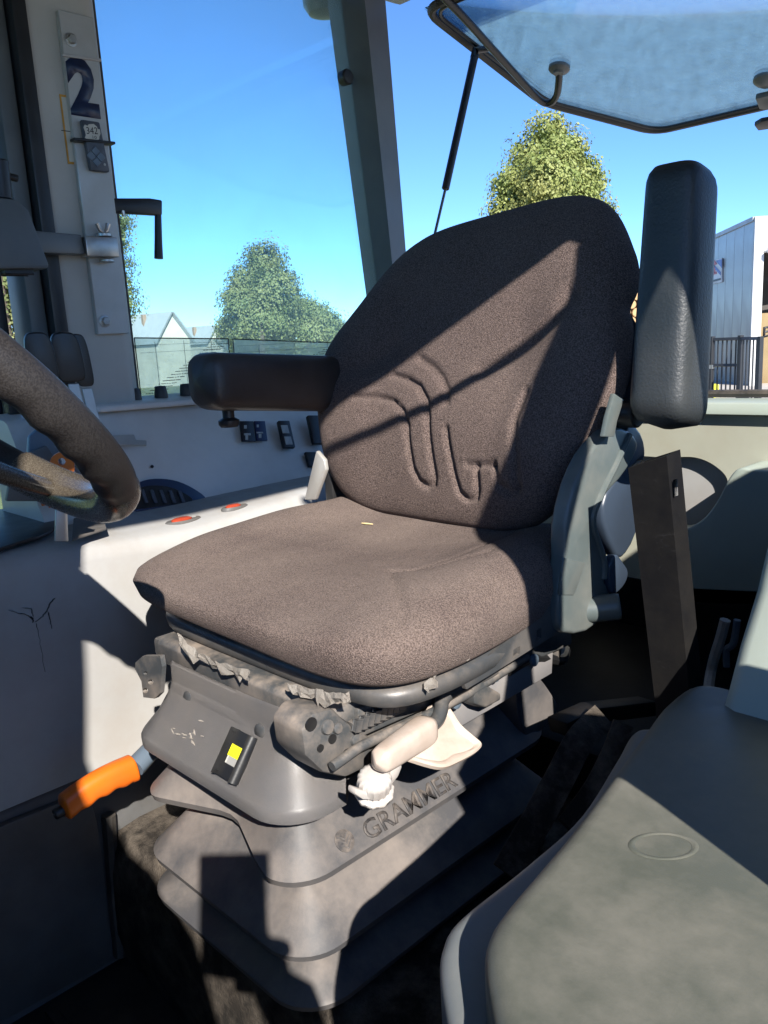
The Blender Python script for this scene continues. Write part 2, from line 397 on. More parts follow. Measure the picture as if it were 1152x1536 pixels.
# ---- rear wall: plate with an opening
def yz(px, py, y): p = AY(px, py, y); return p
wall_out = [V(1.50, YB, -.19), V(.02, YB, -.165), V(.02, YB, -.545), V(1.50, YB, -.545)]
hole = spline([V(.805, YB, -.272), V(.74, YB, -.268), V(.695, YB, -.285), V(.672, YB, -.315), V(.685, YB, -.375), V(.715, YB, -.415), V(.76, YB, -.435), V(.86, YB, -.44), V(.92, YB, -.43), V(.95, YB, -.38), V(.94, YB, -.30), V(.90, YB, -.275)], 5, True)
obj('rear_panel', plate_holes(wall_out, [hole], (0, -.014, 0)), M['rearpanel'], cab, smooth=30)
obj('recess_panel', box((.60, YB-.040, -.50), (1.05, YB-.020, -.22)), M['console'], cab, smooth=0)
obj('window_sill', prism([V(1.49, YB+.02, -.185), V(1.49, YB-.05, -.180), V(1.49, YB-.05, -.158), V(1.49, YB+.012, -.162)], (-1.46, 0, .012), .004), M['fender'], cab)
obj('sill_seal', tube([V(1.46, YB-.055, -.150), V(.05, YB-.055, -.138)], .008, 8), M['rubber'], cab)
obj('rear_skirt', box((.02, YB-.04, -.95), (1.50, YB-.002, -.547)), M['black_matte'], cab, smooth=0)
# wheel-arch bulge against the rear wall (in shade)
bul = [AY(1300, 690, -1.50), AY(1152, 706, -1.50), AY(1112, 702, -1.50), AY(1094, 716, -1.50), AY(1075, 752, -1.50), AY(1050, 782, -1.50), AY(1012, 800, -1.50), AY(985, 806, -1.50), AY(985, 850, -1.50), AY(1030, 905, -1.50), AY(1300, 905, -1.50)]
obj('rear_arch', prism(spline(bul[:1]+bul[1:], 4, False), (0, -.10, 0), .012, 3), M['fender'], cab, smooth=50)
obj('rear_skirt', prism([AY(985, 880, -1.50), AY(1300, 895, -1.50), AY(1300, 1100, -1.50), AY(985, 1100, -1.50)], (0, -.1, 0)), M['black_matte'], cab, smooth=0)
# ---- right-hand pillars
obj('pillar', prism([V(1.405, -.622, -.12), V(1.405, -.735, -.12), V(1.425, -.752, -.12), V(1.50, -.795, -.12), V(1.53, -.795, -.12), V(1.53, -.622, -.12)], (0, 0, .92), .012, 4), M['pillar'], cab, label='grey middle pillar carrying the numbered plate')
def cpillar():
    A_ = [AX(514, 0, 1.5), AX(570, 440, 1.5)]; B_ = [AX(547, 0, 1.45), AX(593, 440, 1.45)]; C_ = [AX(578, 0, 1.47), AX(614, 440, 1.47)]
    def at(P_, z): return P_[0]+(P_[1]-P_[0])*((z-P_[0].z)/(P_[1].z-P_[0].z))
    f = lambda z: [at(B_, z), at(A_, z), V(1.55, at(A_, z).y, z), V(1.55, at(C_, z).y-.02, z), at(C_, z)]
    return loft([f(-.25), f(.2), f(.82)])
obj('pillar', bevel(cpillar(), .006, 2), M['pillar_dark'], cab, label='slanted rear corner pillar beside the side window')
obj('side_sill', box((1.465, -1.60, -.30), (1.56, -.60, -.088), .008), M['pillar_dark'], cab)
# frame bars of the front right-hand door
obj('door_frame', box((1.42, -.602, -.35), (1.50, -.572, .80), .006), M['pillar_dark'], cab)
obj('door_frame', box((1.455, -.55, -.35), (1.49, -.53, .80), .004), M['black'], cab)
obj('door_frame', box((1.40, -.628, -.35), (1.47, -.604, .80), .003), M['black'], cab)
obj('headliner', prism([V(-.02, .54, .722), V(1.48, .54, .722), V(1.48, -1.60, .802), V(-.02, -1.60, .802)], (0, 0, .005)), M['headliner'], cab, smooth=0)
# roof and left-hand side (door opening) that shade the cab
obj('roof', prism([V(-.06, .55, .73), V(1.56, .55, .73), V(1.56, -1.66, .81), V(-.06, -1.66, .81)], (0, 0, .10), .02), M['pillar_dark'], cab)
side_rail = [V(-.035, .55, .72), V(-.035, .2, .715), V(-.035, -.27, .700), V(-.035, -.60, .625), V(-.035, -.64, .50), V(-.035, -.74, .60), V(-.035, -1.62, .68), V(-.035, -1.62, .80), V(-.035, .55, .80)]
obj('roof_rail', prism(side_rail, (.05, 0, 0)), M['pillar_dark'], cab, smooth=0)
lp = [V(-.035, y, z) for y, z in [(-.615, .57), (-.59, .50), (-.53, .42), (-.462, .30), (-.420, .20), (-.425, .10), (-.440, .04), (-.425, -.015), (-.355, -.06), (-.38, -.155), (-.393, -.225), (-.42, -.40), (-.60, -.40), (-.575, -.10), (-.53, -.075), (-.475, -.03), (-.465, .06), (-.466, .15), (-.480, .20), (-.508, .26), (-.600, .42), (-.66, .52)]]
obj('pillar', prism(lp, (.05, 0, 0)), M['pillar_dark'], cab, smooth=0, label='left door pillar behind the open doorway')
lp = [V(-.035, y, z) for y, z in [(.19, .73), (.215, .46), (.232, .33), (.205, .21), (.175, .135), (.14, .09), (.075, -.05), (.05, -.2), (.03, -.95), (.55, -.95), (.55, .73)]]  # lower edge bulges out to cast the shade of an unseen photographer
obj('pillar', prism(lp, (.05, 0, 0)), M['pillar_dark'], cab, smooth=0, label='left front pillar of the open doorway, bulged below to add shade')
lp = [V(-.035, y, z) for y, z in [(-.60, -.36), (-.70, -.12), (-.80, .06), (-.98, .19), (-1.13, .195), (-1.25, .17), (-1.62, .165), (-1.62, -.95), (-.60, -.95)]]
obj('side_panel', prism(lp, (.04, 0, 0)), M['fender'], cab, smooth=0)
obj('pillar', prism([V(-.035, -1.38, .17), V(-.035, -1.62, .17), V(-.035, -1.62, .70), V(-.035, -1.44, .70)], (.05, 0, 0)), M['pillar_dark'], cab, smooth=0, label='left rear corner pillar')
qp = [V(-.034, y, z) for y, z in [(-.622, .45), (-.650, .355), (-.680, .254), (-.705, .15), (-.80, .13), (-.95, .20), (-1.06, .34), (-1.08, .63), (-.66, .56)]]
obj('shade_panel', prism(qp, (.03, 0, 0)), M['pillar_dark'], cab, smooth=0)  # unseen opaque panel added to shade the raised armrest
obj('grab_rail', tube([V(-.01, -.24, .640), V(-.01, -.289, .602), V(-.01, -.40, .540), V(-.01, -.473, .519), V(-.01, -.552, .501), V(-.01, -.60, .505)], .0085, 10), M['black'], cab)
# front of the cab (out of the picture, closes it off): bulkhead, dash, windscreen
obj('bulkhead', box((-.03, .55, -.95), (1.52, .58, .02)), M['console_dark'], cab, smooth=0)
obj('dashboard', box((.42, .14, -.95), (1.12, .549, -.14), .04, 3), M['console_dark'], cab)
obj('door_panel', box((1.47, -.60, -.95), (1.52, .549, -.34)), M['console_dark'], cab, smooth=0)
obj('windscreen', box((-.02, .56, .022), (1.52, .565, .728)), M['glass_side'], cab, smooth=0)
# ---- inner left fender rising behind the cover panel
def arch():
    pr = [(-.62, -.47), (-.66, -.41), (-.695, -.37), (-.719, -.339), (-.745, -.297), (-.78, -.253), (-.80, -.215), (-.815, -.185), (-.86, -.165), (-.95, -.16), (-1.1, -.16), (-1.5, -.16)]
    L = []
    for y, z in pr:
        L.append([V(-.03, y-.02, z+.02), V(.10, y, z+.005), V(.22, y, z), V(.285, y, z), V(.297, y-.004, z-.004), V(.302, y-.016, z-.014), V(.300, y-.05, z-.06), V(.10, y-.05, z-.06), V(-.03, y-.05, z-.06)])
    return loft(L)
obj('inner_fender', arch(), M['fender'], cab, smooth=60)

# ---- fender cover slab next to the doorway (two layers)
cover = empty('fender_cover', (.15, -.5, -.46), 'grey green moulded fender cover panel with rounded edge beside the doorway', 'cover panel')
def slab(pts, z0, th, edge):
    pl = spline(pts, 6, True); c = sum(pl, V(0, 0, 0))/len(pl)
    loops = []
    for k in range(7):
        a = math.pi/2*k/6; ins = edge*(1-math.sin(a)); z = z0-th*.5*(1-math.cos(a))*1.0 if False else z0-edge*.8*(1-math.cos(a))
        lp_ = []
        n = len(pl)
        for i, p in enumerate(pl):
            tn = (pl[(i+1) % n]-pl[i-1]); nr = V(tn.y, -tn.x, 0).normalized()
            if nr.dot(p-c) < 0: nr = -nr
            lp_.append(V(p.x-nr.x*ins, p.y-nr.y*ins, z))
        loops.append(lp_)
    loops.append([V(p.x, p.y, z0-th) for p in loops[-1]])
    return loft(loops)
top = [AZ(740, 1540, -.36), AZ(727, 1450, -.36), AZ(735, 1405, -.36), AZ(765, 1360, -.36), AZ(850, 1260, -.36), AZ(910, 1180, -.36), AZ(960, 1112, -.36), AZ(1000, 1060, -.36), AZ(1050, 1033, -.36), AZ(1152, 1054, -.36)]
cvp = [V(-.01, -.72, -.36), V(-.01, -.25, -.36), V(.12, -.225, -.36), V(.20, -.25, -.36)]+top+[V(.12, -.765, -.36)]
obj('cover_lid', slab(cvp, -.352, .055, .015), M['cover'], cover, smooth=60)
lowp = [AZ(672, 1545, -.40), AZ(660, 1465, -.40), AZ(664, 1420, -.40), AZ(690, 1378, -.40), AZ(790, 1298, -.40), AZ(870, 1225, -.40), AZ(925, 1140, -.40), AZ(950, 1100, -.40), AZ(985, 1094, -.40)]
cvp = [V(-.01, -.76, -.40), V(-.01, -.24, -.40), V(.13, -.21, -.40), V(.22, -.245, -.40)]+lowp+[V(.34, -.765, -.40), V(.28, -.79, -.40)]
obj('cover_base', slab(cvp, -.395, .07, .012), M['cover_low'], cover, smooth=60)
obj('cover_wall', slab([p*1.0+V(-.012, 0, -.075) for p in cvp], -.468, .48, .004), M['black_matte'], cover, smooth=60)

def dent():
    c = AZ(995, 1268, -.3515); L = []
    for f, z in ((1.0, -.0003), (.94, .0002), (.88, .0002), (.80, -.0003)):
        L.append([c+RGT*0+V(-.69, -.72, 0)*(.024*f*math.cos(a))+V(.72, -.69, 0)*(.016*f*math.sin(a))+V(0, 0, z) for a in [2*math.pi*k/40 for k in range(40)]])
    return loft(L, True, False)
obj('worn_ring', dent(), M['cover'], cover, smooth=80)
# ================================================================== CONSOLE (driver's right)
con = empty('control_console', (1.28, -.65, -.95), 'pale grey plastic side console with switches and knobs along the right window', 'console')
def con_face():
    prof = [(1.300, -.262), (1.20, -.262), (1.178, -.264), (1.164, -.272), (1.159, -.290), (1.160, -.40), (1.162, -.52), (1.156, -.60), (1.150, -.622), (1.175, -.628), (1.30, -.628)]
    L = []
    for i in range(41):
        y = lerp(.35, -1.45, i/40)
        wv = .006*math.exp(-((y+.42)/.10)**2)
        dz = interp([(-1.1, 0), (-.95, -.002), (-.82, -.012), (-.70, -.022), (-.60, -.018), (-.47, -.006), (-.38, 0)], y)
        L.append([V(x-(wv if -.60 < z < -.3 else 0), y, z+(dz*(1-sstep(1.18, 1.29, x)) if z > -.30 else 0)) for x, z in prof])
    return loft(L)
obj('side_panel', con_face(), M['console'], con, smooth=50)
def con_low():
    prof = [(1.168, -.630), (1.160, -.640), (1.160, -.70), (1.166, -.86), (1.160, -.93), (1.150, -.955), (1.30, -.955), (1.30, -.630)]
    return loft([[V(x, lerp(.35, -1.45, i/20), z) for x, z in prof] for i in range(21)])
obj('kick_panel', con_low(), M['console_dark'], con, smooth=50)
# dark moulded cover in front of the kick panel
obj('kick_cover', prism(spline([V(1.157, -.442, -.655), V(1.157, -.456, -.70), V(1.152, -.452, -.85), V(1.148, -.448, -.925), V(1.148, -.43, -.935), V(1.148, -.20, -.925), V(1.148, .1, -.92), V(1.157, .1, -.640), V(1.157, -.2, -.640), V(1.157, -.40, -.645)], 3, True), (-.012, 0, 0), .005, 2), M['console_dark'], con, smooth=50)
def con_sw():
    L = []
    for i in range(31):
        y = lerp(-.50, -1.45, i/30)
        d = .035*sstep(-.75, -1.25, y)
        L.append([V(1.285, y, -.264), V(1.295, y, -.255), V(1.30, y, -.245), V(1.385, y, -.112-d), V(1.393, y, -.102-d), V(1.405, y, -.097-d), V(1.47, y, -.089-d*.6), V(1.47, y, -.264)])
    return loft(L)
obj('switch_panel', con_sw(), M['switchpanel'], con, smooth=50)
# trim strip and raised knob plate
PN = V(-.150, 0, .088).normalized()            # outward normal of the sloping switch panel
PU = V(.088, 0, .150).normalized()             # up the slope
PP = V(1.30, 0, -.245)
def onpanel(px, py, lift=0): return AP(px, py, PP+PN*lift, PN)
obj('knob_plate', prism([V(1.375, -.655, -.098), V(1.375, -.875, -.103), V(1.405, -.90, -.100), V(1.462, -.90, -.092), V(1.462, -.64, -.089), V(1.40, -.64, -.094)], (0, 0, .011), .004, 2), M['switchpanel'], con)
for px in (203, 243, 281):
    p = AZ(px, 606, -.083); p = p*(1.425/p.x) if False else AX(px, 604, 1.425); p.z = -.086
    k = obj('knob', lathe(p, V(0, 0, 1), [(0, .0125), (.004, .0128), (.020, .0108), (.023, .0095), (.0235, .004), (.0236, 0)], 20), M['rubber'], con)
# metal lever sticking out of the slot
obj('slot_lever', prism([onpanel(150, 655, .006), onpanel(200, 653, .006), onpanel(203, 661, .006), onpanel(219, 662, .006), onpanel(219, 669, .006), onpanel(150, 669, .006)], PN*.004, .001, 1), M['alu'], con)
# control stickers, switches
def panel_quad(px0, py0, px1, py1, lift, th, mat, name, par, r=.0006):
    a, b, c, d = onpanel(px0, py0, lift), onpanel(px1, py0, lift), onpanel(px1, py1, lift), onpanel(px0, py1, lift)
    return obj(name, prism([a, b, c, d], PN*th, r, 1), mat, par, smooth=0)
def skew(px0, py0, px1, py1, dx, lift, th, mat, name, par, r=.0006):
    a, b, c, d = onpanel(px0, py0, lift), onpanel(px1, py0, lift), onpanel(px1+dx, py1, lift), onpanel(px0+dx, py1, lift)
    return obj(name, prism([a, b, c, d], PN*th, r, 2), mat, par, smooth=30)
sw = skew(358, 633, 379, 663, 4, .0, .004, M['label_black'], 'control_label', con)
skew(380, 633, 396, 662, 4, .001, .0045, M['label_blue'], 'control_label', con)
skew(366, 638, 370, 643, 0, .0042, .0006, M['icon'], 'symbol', sw, 0); skew(366, 650, 376, 653, 0, .0042, .0006, M['icon'], 'symbol', sw, 0); skew(368, 653, 372, 660, 0, .0042, .0006, M['icon'], 'symbol', sw, 0)
skew(385, 637, 388, 641, 0, .0057, .0006, M['icon'], 'symbol', sw, 0); skew(384, 648, 394, 650, 1, .0057, .0006, M['icon'], 'symbol', sw, 0); skew(388, 651, 392, 657, 0, .0057, .0006, M['icon'], 'symbol', sw, 0)
r1 = skew(414, 634, 431, 674, 9, .0, .010, M['black'], 'rocker_switch', con, .002)
skew(421, 638, 431, 650, 3, .0102, .0008, M['icon'], 'symbol', r1, 0); skew(426, 655, 436, 667, 3, .0102, .0008, M['icon'], 'symbol', r1, 0)
skew(458, 626, 475, 668, 9, .0, .010, M['black'], 'rocker_switch', con, .002)
skew(455, 680, 478, 702, 6, .0, .008, M['black'], 'rocker_switch', con, .002)
obj('screw', lathe(onpanel(228, 700), PN, [(0, .003), (.0015, .003), (.002, .001)], 10), M['black'], con)
# dark oval bowl recess on the ledge with a vent grid inside
bo = [(186, 754), (196, 732), (222, 720), (258, 721), (288, 733), (308, 750), (282, 757), (236, 764), (196, 768)]
rimb = obj('cup_holder', prism(spline([onpanel(x, y, .0005) for x, y in bo], 4, True), PN*.004, .0015, 2), M['bowl'], con, smooth=50)
cxb, cyb = 244, 745
obj('insert', prism(spline([onpanel(cxb+(x-cxb)*.80-6, cyb+(y-cyb)*.72+2, .0046) for x, y in bo], 4, True), PN*.001, .0003, 1), M['black'], rimb)
for k in range(5):
    x = 210+14*k; obj('vent_slat', prism([onpanel(x, 735+k*.5, .0056), onpanel(x+5, 735+k*.5, .0056), onpanel(x+12, 755, .0056), onpanel(x+7, 755, .0056)], PN*.003, .0005, 1), M['button'], rimb)
# oval indicator lights on the edge of the ledge
for px, py, s in ((275, 782, 1), (352, 762, .8)):
    c = AZ(px, py, -.281 if s == 1 else -.275)
    lr = obj('light_surround', loft([[c+V(math.cos(a)*.015*s*f, math.sin(a)*.034*s*f, z) for a in [2*math.pi*i/24 for i in range(24)]] for f, z in ((1, -.004), (1, .002), (.9, .004), (.75, .003))]), M['console_dark'], con)
    obj('lens', loft([[c+V(-.002+math.cos(a)*.010*s*f, .004+math.sin(a)*.019*s*f, z) for a in [2*math.pi*i/20 for i in range(20)]] for f, z in ((1, .003), (1, .0055), (.7, .0075))]), M['red_light'], lr)
# black tray at the front end of the ledge
obj('tray', prism(spline([AZ(-60, 800, -.2605), AZ(-20, 772, -.2605), AZ(40, 768, -.2605), AZ(82, 778, -.2605), AZ(78, 800, -.2605), AZ(30, 818, -.2605), AZ(-40, 835, -.2605)], 5, True), (0, 0, .006), .002), M['black'], con)
obj('tray', prism([AZ(112, 770, -.2605), AZ(150, 762, -.2605), AZ(160, 795, -.2605), AZ(108, 812, -.2605)], (0, 0, .004), .001), M['console_dark'], con)
# crack in the panel: thin jagged dark gaps
def crack(pts, wd):
    rnd = random.Random(int(pts[0][0])); fine = []
    for (x0, y0), (x1, y1) in zip(pts, pts[1:]):
        for k in range(4): fine.append((lerp(x0, x1, k/4)+rnd.uniform(-1, 1), lerp(y0, y1, k/4)+rnd.uniform(-1, 1)))
    fine.append(pts[-1]); P_ = [AX(x, y, 1.1535) for x, y in fine]
    L = []
    for i, p in enumerate(P_):
        t = P_[min(i+1, len(P_)-1)]-P_[max(i-1, 0)]; n = V(0, -t.z, t.y).normalized(); ww = wd*.62*(.15+.85*math.sin(math.pi*(i+.4)/(len(P_))))*rnd.uniform(.5, 1.4)
        L.append([p+n*ww+V(-.0002, 0, 0), p-n*ww+V(-.0002, 0, 0), p-n*ww+V(.004, 0, 0), p+n*ww+V(.004, 0, 0)])
    return loft(L)
for i, (pts, wd) in enumerate([([(14, 915), (28, 920), (40, 922), (50, 930)], .0004), ([(46, 925), (50, 928), (49, 934)], .0022), ([(34, 911), (48, 914), (50, 925)], .0003), ([(52, 934), (64, 925), (72, 917), (74, 906), (83, 898)], .0004), ([(72, 917), (75, 928), (78, 943)], .0008), ([(54, 936), (59, 955), (62, 975), (68, 1008)], .00025)]):
    obj('crack', crack(pts, wd), M['label_black'], con, smooth=0)

# ---- control levers with black knobs in front of the pillar
def lever(px, py, x, wpx, hpx, which, name='control_lever'):
    p = AX(px, py, x); s = 1/F_PX*p.dot(FWD)
    e = empty(name, AX(px+12, py+150, x-.02), which, 'lever', 'control levers in front of the middle pillar')
    hw, hh = wpx*s/2, hpx*s/2
    side = V(-.30, -.95, 0).normalized(); upv = V(-.04, .10, 1).normalized(); dp = side.cross(upv).normalized()
    q = []
    for a in range(24):
        t = 2*math.pi*a/24; c_, s_ = math.cos(t), math.sin(t)
        q.append(p+side*(hw*math.copysign(abs(c_)**.45, c_))+upv*(hh*math.copysign(abs(s_)**.6, s_)+(hh*.12*(1-c_*c_))))
    obj('knob', prism([v-dp*.010 for v in q], dp*.020, .005, 3), M['black'], e, smooth=60)
    b = p-upv*hh*.95
    obj('stem', prism([b-side*.008, b+side*.008, b+side*.008+V(-.02, -.012, -.17), b-side*.008+V(-.02, -.012, -.17)], dp*.005, .001, 1), M['alu'], e)
    return e
lever(62, 540, 1.22, 40, 74, 'black paddle topped control lever farthest from the grey pillar')
lever(102, 540, 1.25, 42, 74, 'wide black paddle topped control lever between two others by the pillar')
lever(122, 545, 1.30, 26, 78, 'narrow black paddle topped control lever closest to the grey pillar')
# black bracket plates below the levers
q = empty('lever_quadrant', AX(60, 690, 1.27), 'dark bracket plates holding the control lever stems', 'bracket')
obj('plate', prism([AX(45, 655, 1.29), AX(85, 620, 1.29), AX(140, 655, 1.29), AX(150, 740, 1.29), AX(40, 740, 1.29)], (.012, 0, 0), .002), M['bluegrey'], q)
obj('plate', prism([AX(20, 690, 1.25), AX(70, 668, 1.25), AX(95, 705, 1.25), AX(110, 752, 1.25), AX(10, 752, 1.25)], (.01, 0, 0), .002), M['pillar_dark'], q)
# orange tabbed lever
ol = empty('tabbed_lever', AX(92, 812, 1.08), 'orange tabbed lever on a pale flat stem behind the steering wheel', 'lever')
def tab(px, py, x):
    p = AX(px, py, x); s_ = V(-.5, -.85, 0).normalized(); out = []
    for a in range(20):
        t = 2*math.pi*a/20; out.append(p+s_*(.0155*math.cos(t))+V(0, 0, .016*math.sin(t)-.004*(math.sin(t) < 0)))
    return plate_holes(out, [[p+s_*(.005*math.cos(2*math.pi*a/10))+V(0, 0, .004+.005*math.sin(2*math.pi*a/10)) for a in range(10)]], V(.012, -.006, 0))
obj('tab', tab(93, 697, 1.08), M['orange_dirty'], ol)
obj('collar', box(AX(76, 758, 1.085), AX(112, 742, 1.10)+V(.008, 0, 0), .003), M['orange_dirty'], ol)
obj('stem', prism([AX(85, 757, 1.083), AX(101, 757, 1.083), AX(103, 812, 1.083), AX(83, 812, 1.083)], (.005, 0, 0), .001), M['alu'], ol)
obj('stem', prism([AX(86, 705, 1.093), AX(99, 705, 1.093), AX(101, 760, 1.093), AX(85, 760, 1.093)], (.004, 0, 0), .001), M['alu'], ol)

# ================================================================== STEERING WHEEL
swc = V(.772, -.213, -.003); az_, el_, SR = -1.575, .781, .190
swn = V(math.cos(el_)*math.cos(az_), math.cos(el_)*math.sin(az_), math.sin(el_)); swa = swn.cross(V(0, 0, 1)).normalized(); swb = swn.cross(swa)
whl = empty('steering_wheel', swc-swn*.12, 'black grained steering wheel with finger grips and a glossy dark spoke', 'steering wheel')
def rim():
    L = []; n = 144
    for i in range(n):
        a = 2*math.pi*i/n; c = swc+(swa*math.cos(a)+swb*math.sin(a))*SR; rd = swa*math.cos(a)+swb*math.sin(a)
        bumpv = .0014*math.sin(a*34)
        L.append([c+rd*((.0165)*math.cos(t)+(bumpv if math.cos(t) < 0 else 0)*(-math.cos(t)))+swn*(.0185*math.sin(t)-(bumpv if math.sin(t) < -.2 else 0)) for t in [2*math.pi*k/18 for k in range(18)]])
    L.append(L[0]); bm = loft(L, True, False); bmesh.ops.remove_doubles(bm, verts=bm.verts, dist=1e-5); return bm
obj('rim', rim(), M['rim'], whl, smooth=80)
tipd = (AX(165, 740, .64)-swc); tipd = (tipd-swn*tipd.dot(swn)).normalized()
for k in range(3):
    d = Matrix.Rotation(2*math.pi*k/3+math.pi/3, 3, swn) @ tipd
    tang = swn.cross(d)
    pts = [swc+d*SR*.97-swn*.004, swc+d*SR*.80-swn*.016, swc+d*SR*.55-swn*.030, swc+d*SR*.25-swn*.042, swc-swn*.045]
    pts = spline(pts, 5); n = len(pts)
    L = []
    for i, p in enumerate(pts):
        f = i/(n-1); wd = lerp(.014, .017, f); th = lerp(.010, .011, f)
        L.append([p+tang*wd*math.cos(t)+swn*th*math.sin(t) for t in [2*math.pi*j/16 for j in range(16)]])
    obj('spoke', loft(L), M['spoke'], whl, smooth=70)
def lacquer():
    L = []; a0 = math.atan2(tipd.dot(swb), tipd.dot(swa)); low = None
    # follow the near-side arc of the rim from the tip
    best = None
    for sg in (1, -1):
        a = a0+sg*.5; p = swc+(swa*math.cos(a)+swb*math.sin(a))*SR
        py = H/2-F_PX*p.dot(UPV)/p.dot(FWD)
        if best is None or py > best[0]: best = (py, sg)
    sg = best[1]
    for i in range(40):
        a = a0+sg*(.06+1.3*i/39); rd = swa*math.cos(a)+swb*math.sin(a); c = swc+rd*SR; k = 1-.25*math.exp(-i/2.0)
        L.append([c+rd*(.0195*k*math.cos(t))+swn*(.0215*k*math.sin(t)) for t in [2*math.pi*q_/20 for q_ in range(20)]])
    return loft(L)
obj('grip_section', lacquer(), M['spoke'], whl, smooth=80, label='glossy bronze flecked section of the rim')
obj('hub', lathe(swc-swn*.07, swn, [(0, .025), (.01, .034), (.03, .038), (.04, .032), (.043, .0)], 32), M['black'], whl)
obj('column', lathe(swc-swn*.069, -swn, [(0, .028), (.05, .03), (.30, .05), (.62, .06)], 20), M['black'], whl)

# ================================================================== DRIVER SEAT
CX = .772
seat = empty('driver_seat', (CX, -.68, -.70), 'brown fabric driver seat with armrests on a grey rubber bellows suspension base', 'seat')
# ---- cushion
CYF, CYR = -.478, -.935
CYM, CHY, CHX = (CYF+CYR)/2, (CYF-CYR)/2, .258
def sq2se(s, t, n):
    m = max(abs(s), abs(t))
    if m < 1e-9: return 0, 0, 0
    a, b = abs(s)/m, abs(t)/m
    r = 1/((a**n+b**n)**(1/n))
    return s*r, t*r, m
crease = [AZ(x, y, -.262) for x, y in ((735, 838), (690, 845), (640, 852), (585, 850), (596, 880), (604, 912))]
crease2 = [AZ(x, y, -.262) for x, y in ((620, 850), (680, 838), (740, 815), (770, 800))]
def seg_d(p, poly):
    best = 9
    for a, b in zip(poly, poly[1:]):
        ab = (b-a); l2 = ab.x*ab.x+ab.y*ab.y
        if l2 < 1e-12: continue
        k = max(0, min(1, ((p.x-a.x)*ab.x+(p.y-a.y)*ab.y)/l2)); d = math.hypot(p.x-a.x-ab.x*k, p.y-a.y-ab.y*k)
        if d < best: best = d
    return best
def cushion_pt(s, t, side):
    a, b, m = sq2se(s, t, 5.6)
    x = CX+(CHX+(.026 if a > 0 else 0))*a*(1-(.03 if a > 0 else .11)*sstep(.5, -1, b)); y = CYM+CHY*b
    rim_ = (max(0, 1-m**4.0))**(1/2.5)
    if side > 0:
        z = -.300+.036*rim_
        z += rim_*((.026 if a < 0 else .032)*sstep(.40, .86, abs(a))*(.35+.65*sstep(.85, -.3, b)))
        z += rim_*(-.014*sstep(.35, 1.0, b))            # waterfall front
        z += rim_*(.020*sstep(-.55, -.95, b))
        z += rim_*.0025*noise.noise(V(x*9, y*9, 1.3))
        p = V(x, y, z)
        for cr, dp in ((crease, .0035), (crease2, .003)):
            d = seg_d(p, cr)
            if d < .02: z -= dp*math.exp(-(d/.005)**2)
        # gentle pressed hollow
        z -= .008*rim_*math.exp(-((x-CX)/.12)**2-((y-CYM+.02)/.14)**2)
    else:
        z = -.300-(.040-.012*a)*(max(0, 1-m**7))**(1/3.2)
    return V(x, y, z)
obj('cushion', pillow(cushion_pt, 96, 96), M['fabric_dusty'], seat, smooth=80)
# straw lying in the crease
def on_cushion(px, py):
    best = None
    for i in range(61):
        for k in range(61):
            p = cushion_pt(-1+i/30, -1+k/30, 1); d = p.dot(FWD)
            e = (W/2+F_PX*p.dot(RGT)/d-px)**2+(H/2-F_PX*p.dot(UPV)/d-py)**2
            if best is None or e < best[0]: best = (e, p)
    return best[1]
s0_ = on_cushion(550, 789); st = obj('straw', tube([s0_+V(.010, -.001, .0022), s0_+V(0, -.002, .0026), s0_+V(-.009, -.006, .0020)], [.0009, .0014, .0008], 6), M['straw'])
tag(st, 'tiny yellow straw stalk lying on the brown seat cushion', 'straw')
# ---- backrest
TILT = math.radians(19); BP = V(CX+.012, -.872, -.268); BU = V(1, 0, 0); BV = V(0, -math.sin(TILT), math.cos(TILT)); BN = V(0, math.cos(TILT), math.sin(TILT))
wtab = smooth_tab([(-.03, .20), (.0, .220), (.03, .235), (.08, .260), (.15, .290), (.20, .306), (.25, .304), (.29, .278), (.33, .247), (.38, .219), (.43, .198), (.47, .184), (.50, .175)])
def buv(px, py, lift=.05): 
    q = AP(px, py, BP+BN*lift, BN)-BP; return V(q.dot(BU), q.dot(BV), 0)
def c7(*pts): return [buv(380+x*.538, 300+y*.538, .045) for x, y in pts]
gro = [(c7((300, 552), (350, 552), (395, 562), (425, 590), (440, 630), (440, 690), (441, 745), (452, 780), (475, 796), (494, 788), (500, 765), (499, 690), (497, 610), (490, 560), (465, 520), (430, 500), (390, 488)), .0075, .0048),
       (c7((546, 570), (542, 530), (525, 495), (495, 462), (460, 440)), .006, .006),
       (c7((548, 640), (552, 700), (556, 770), (562, 812), (582, 831), (606, 827), (615, 805), (621, 745)), .0075, .0045),
       (c7((598, 738), (630, 737), (676, 741)), .006, .004),
       (c7((676, 741), (678, 790)), .004, .005),
       (c7((735, 800), (742, 720), (744, 620), (770, 540)), .006, .006),
       (c7((690, 800), (715, 815), (735, 800)), .006, .006),
       (c7((640, 478), (710, 440), (790, 385), (850, 330), (890, 262)), .009, .012),
       (c7((220, 500), (300, 470), (380, 420)), .006, .016)]
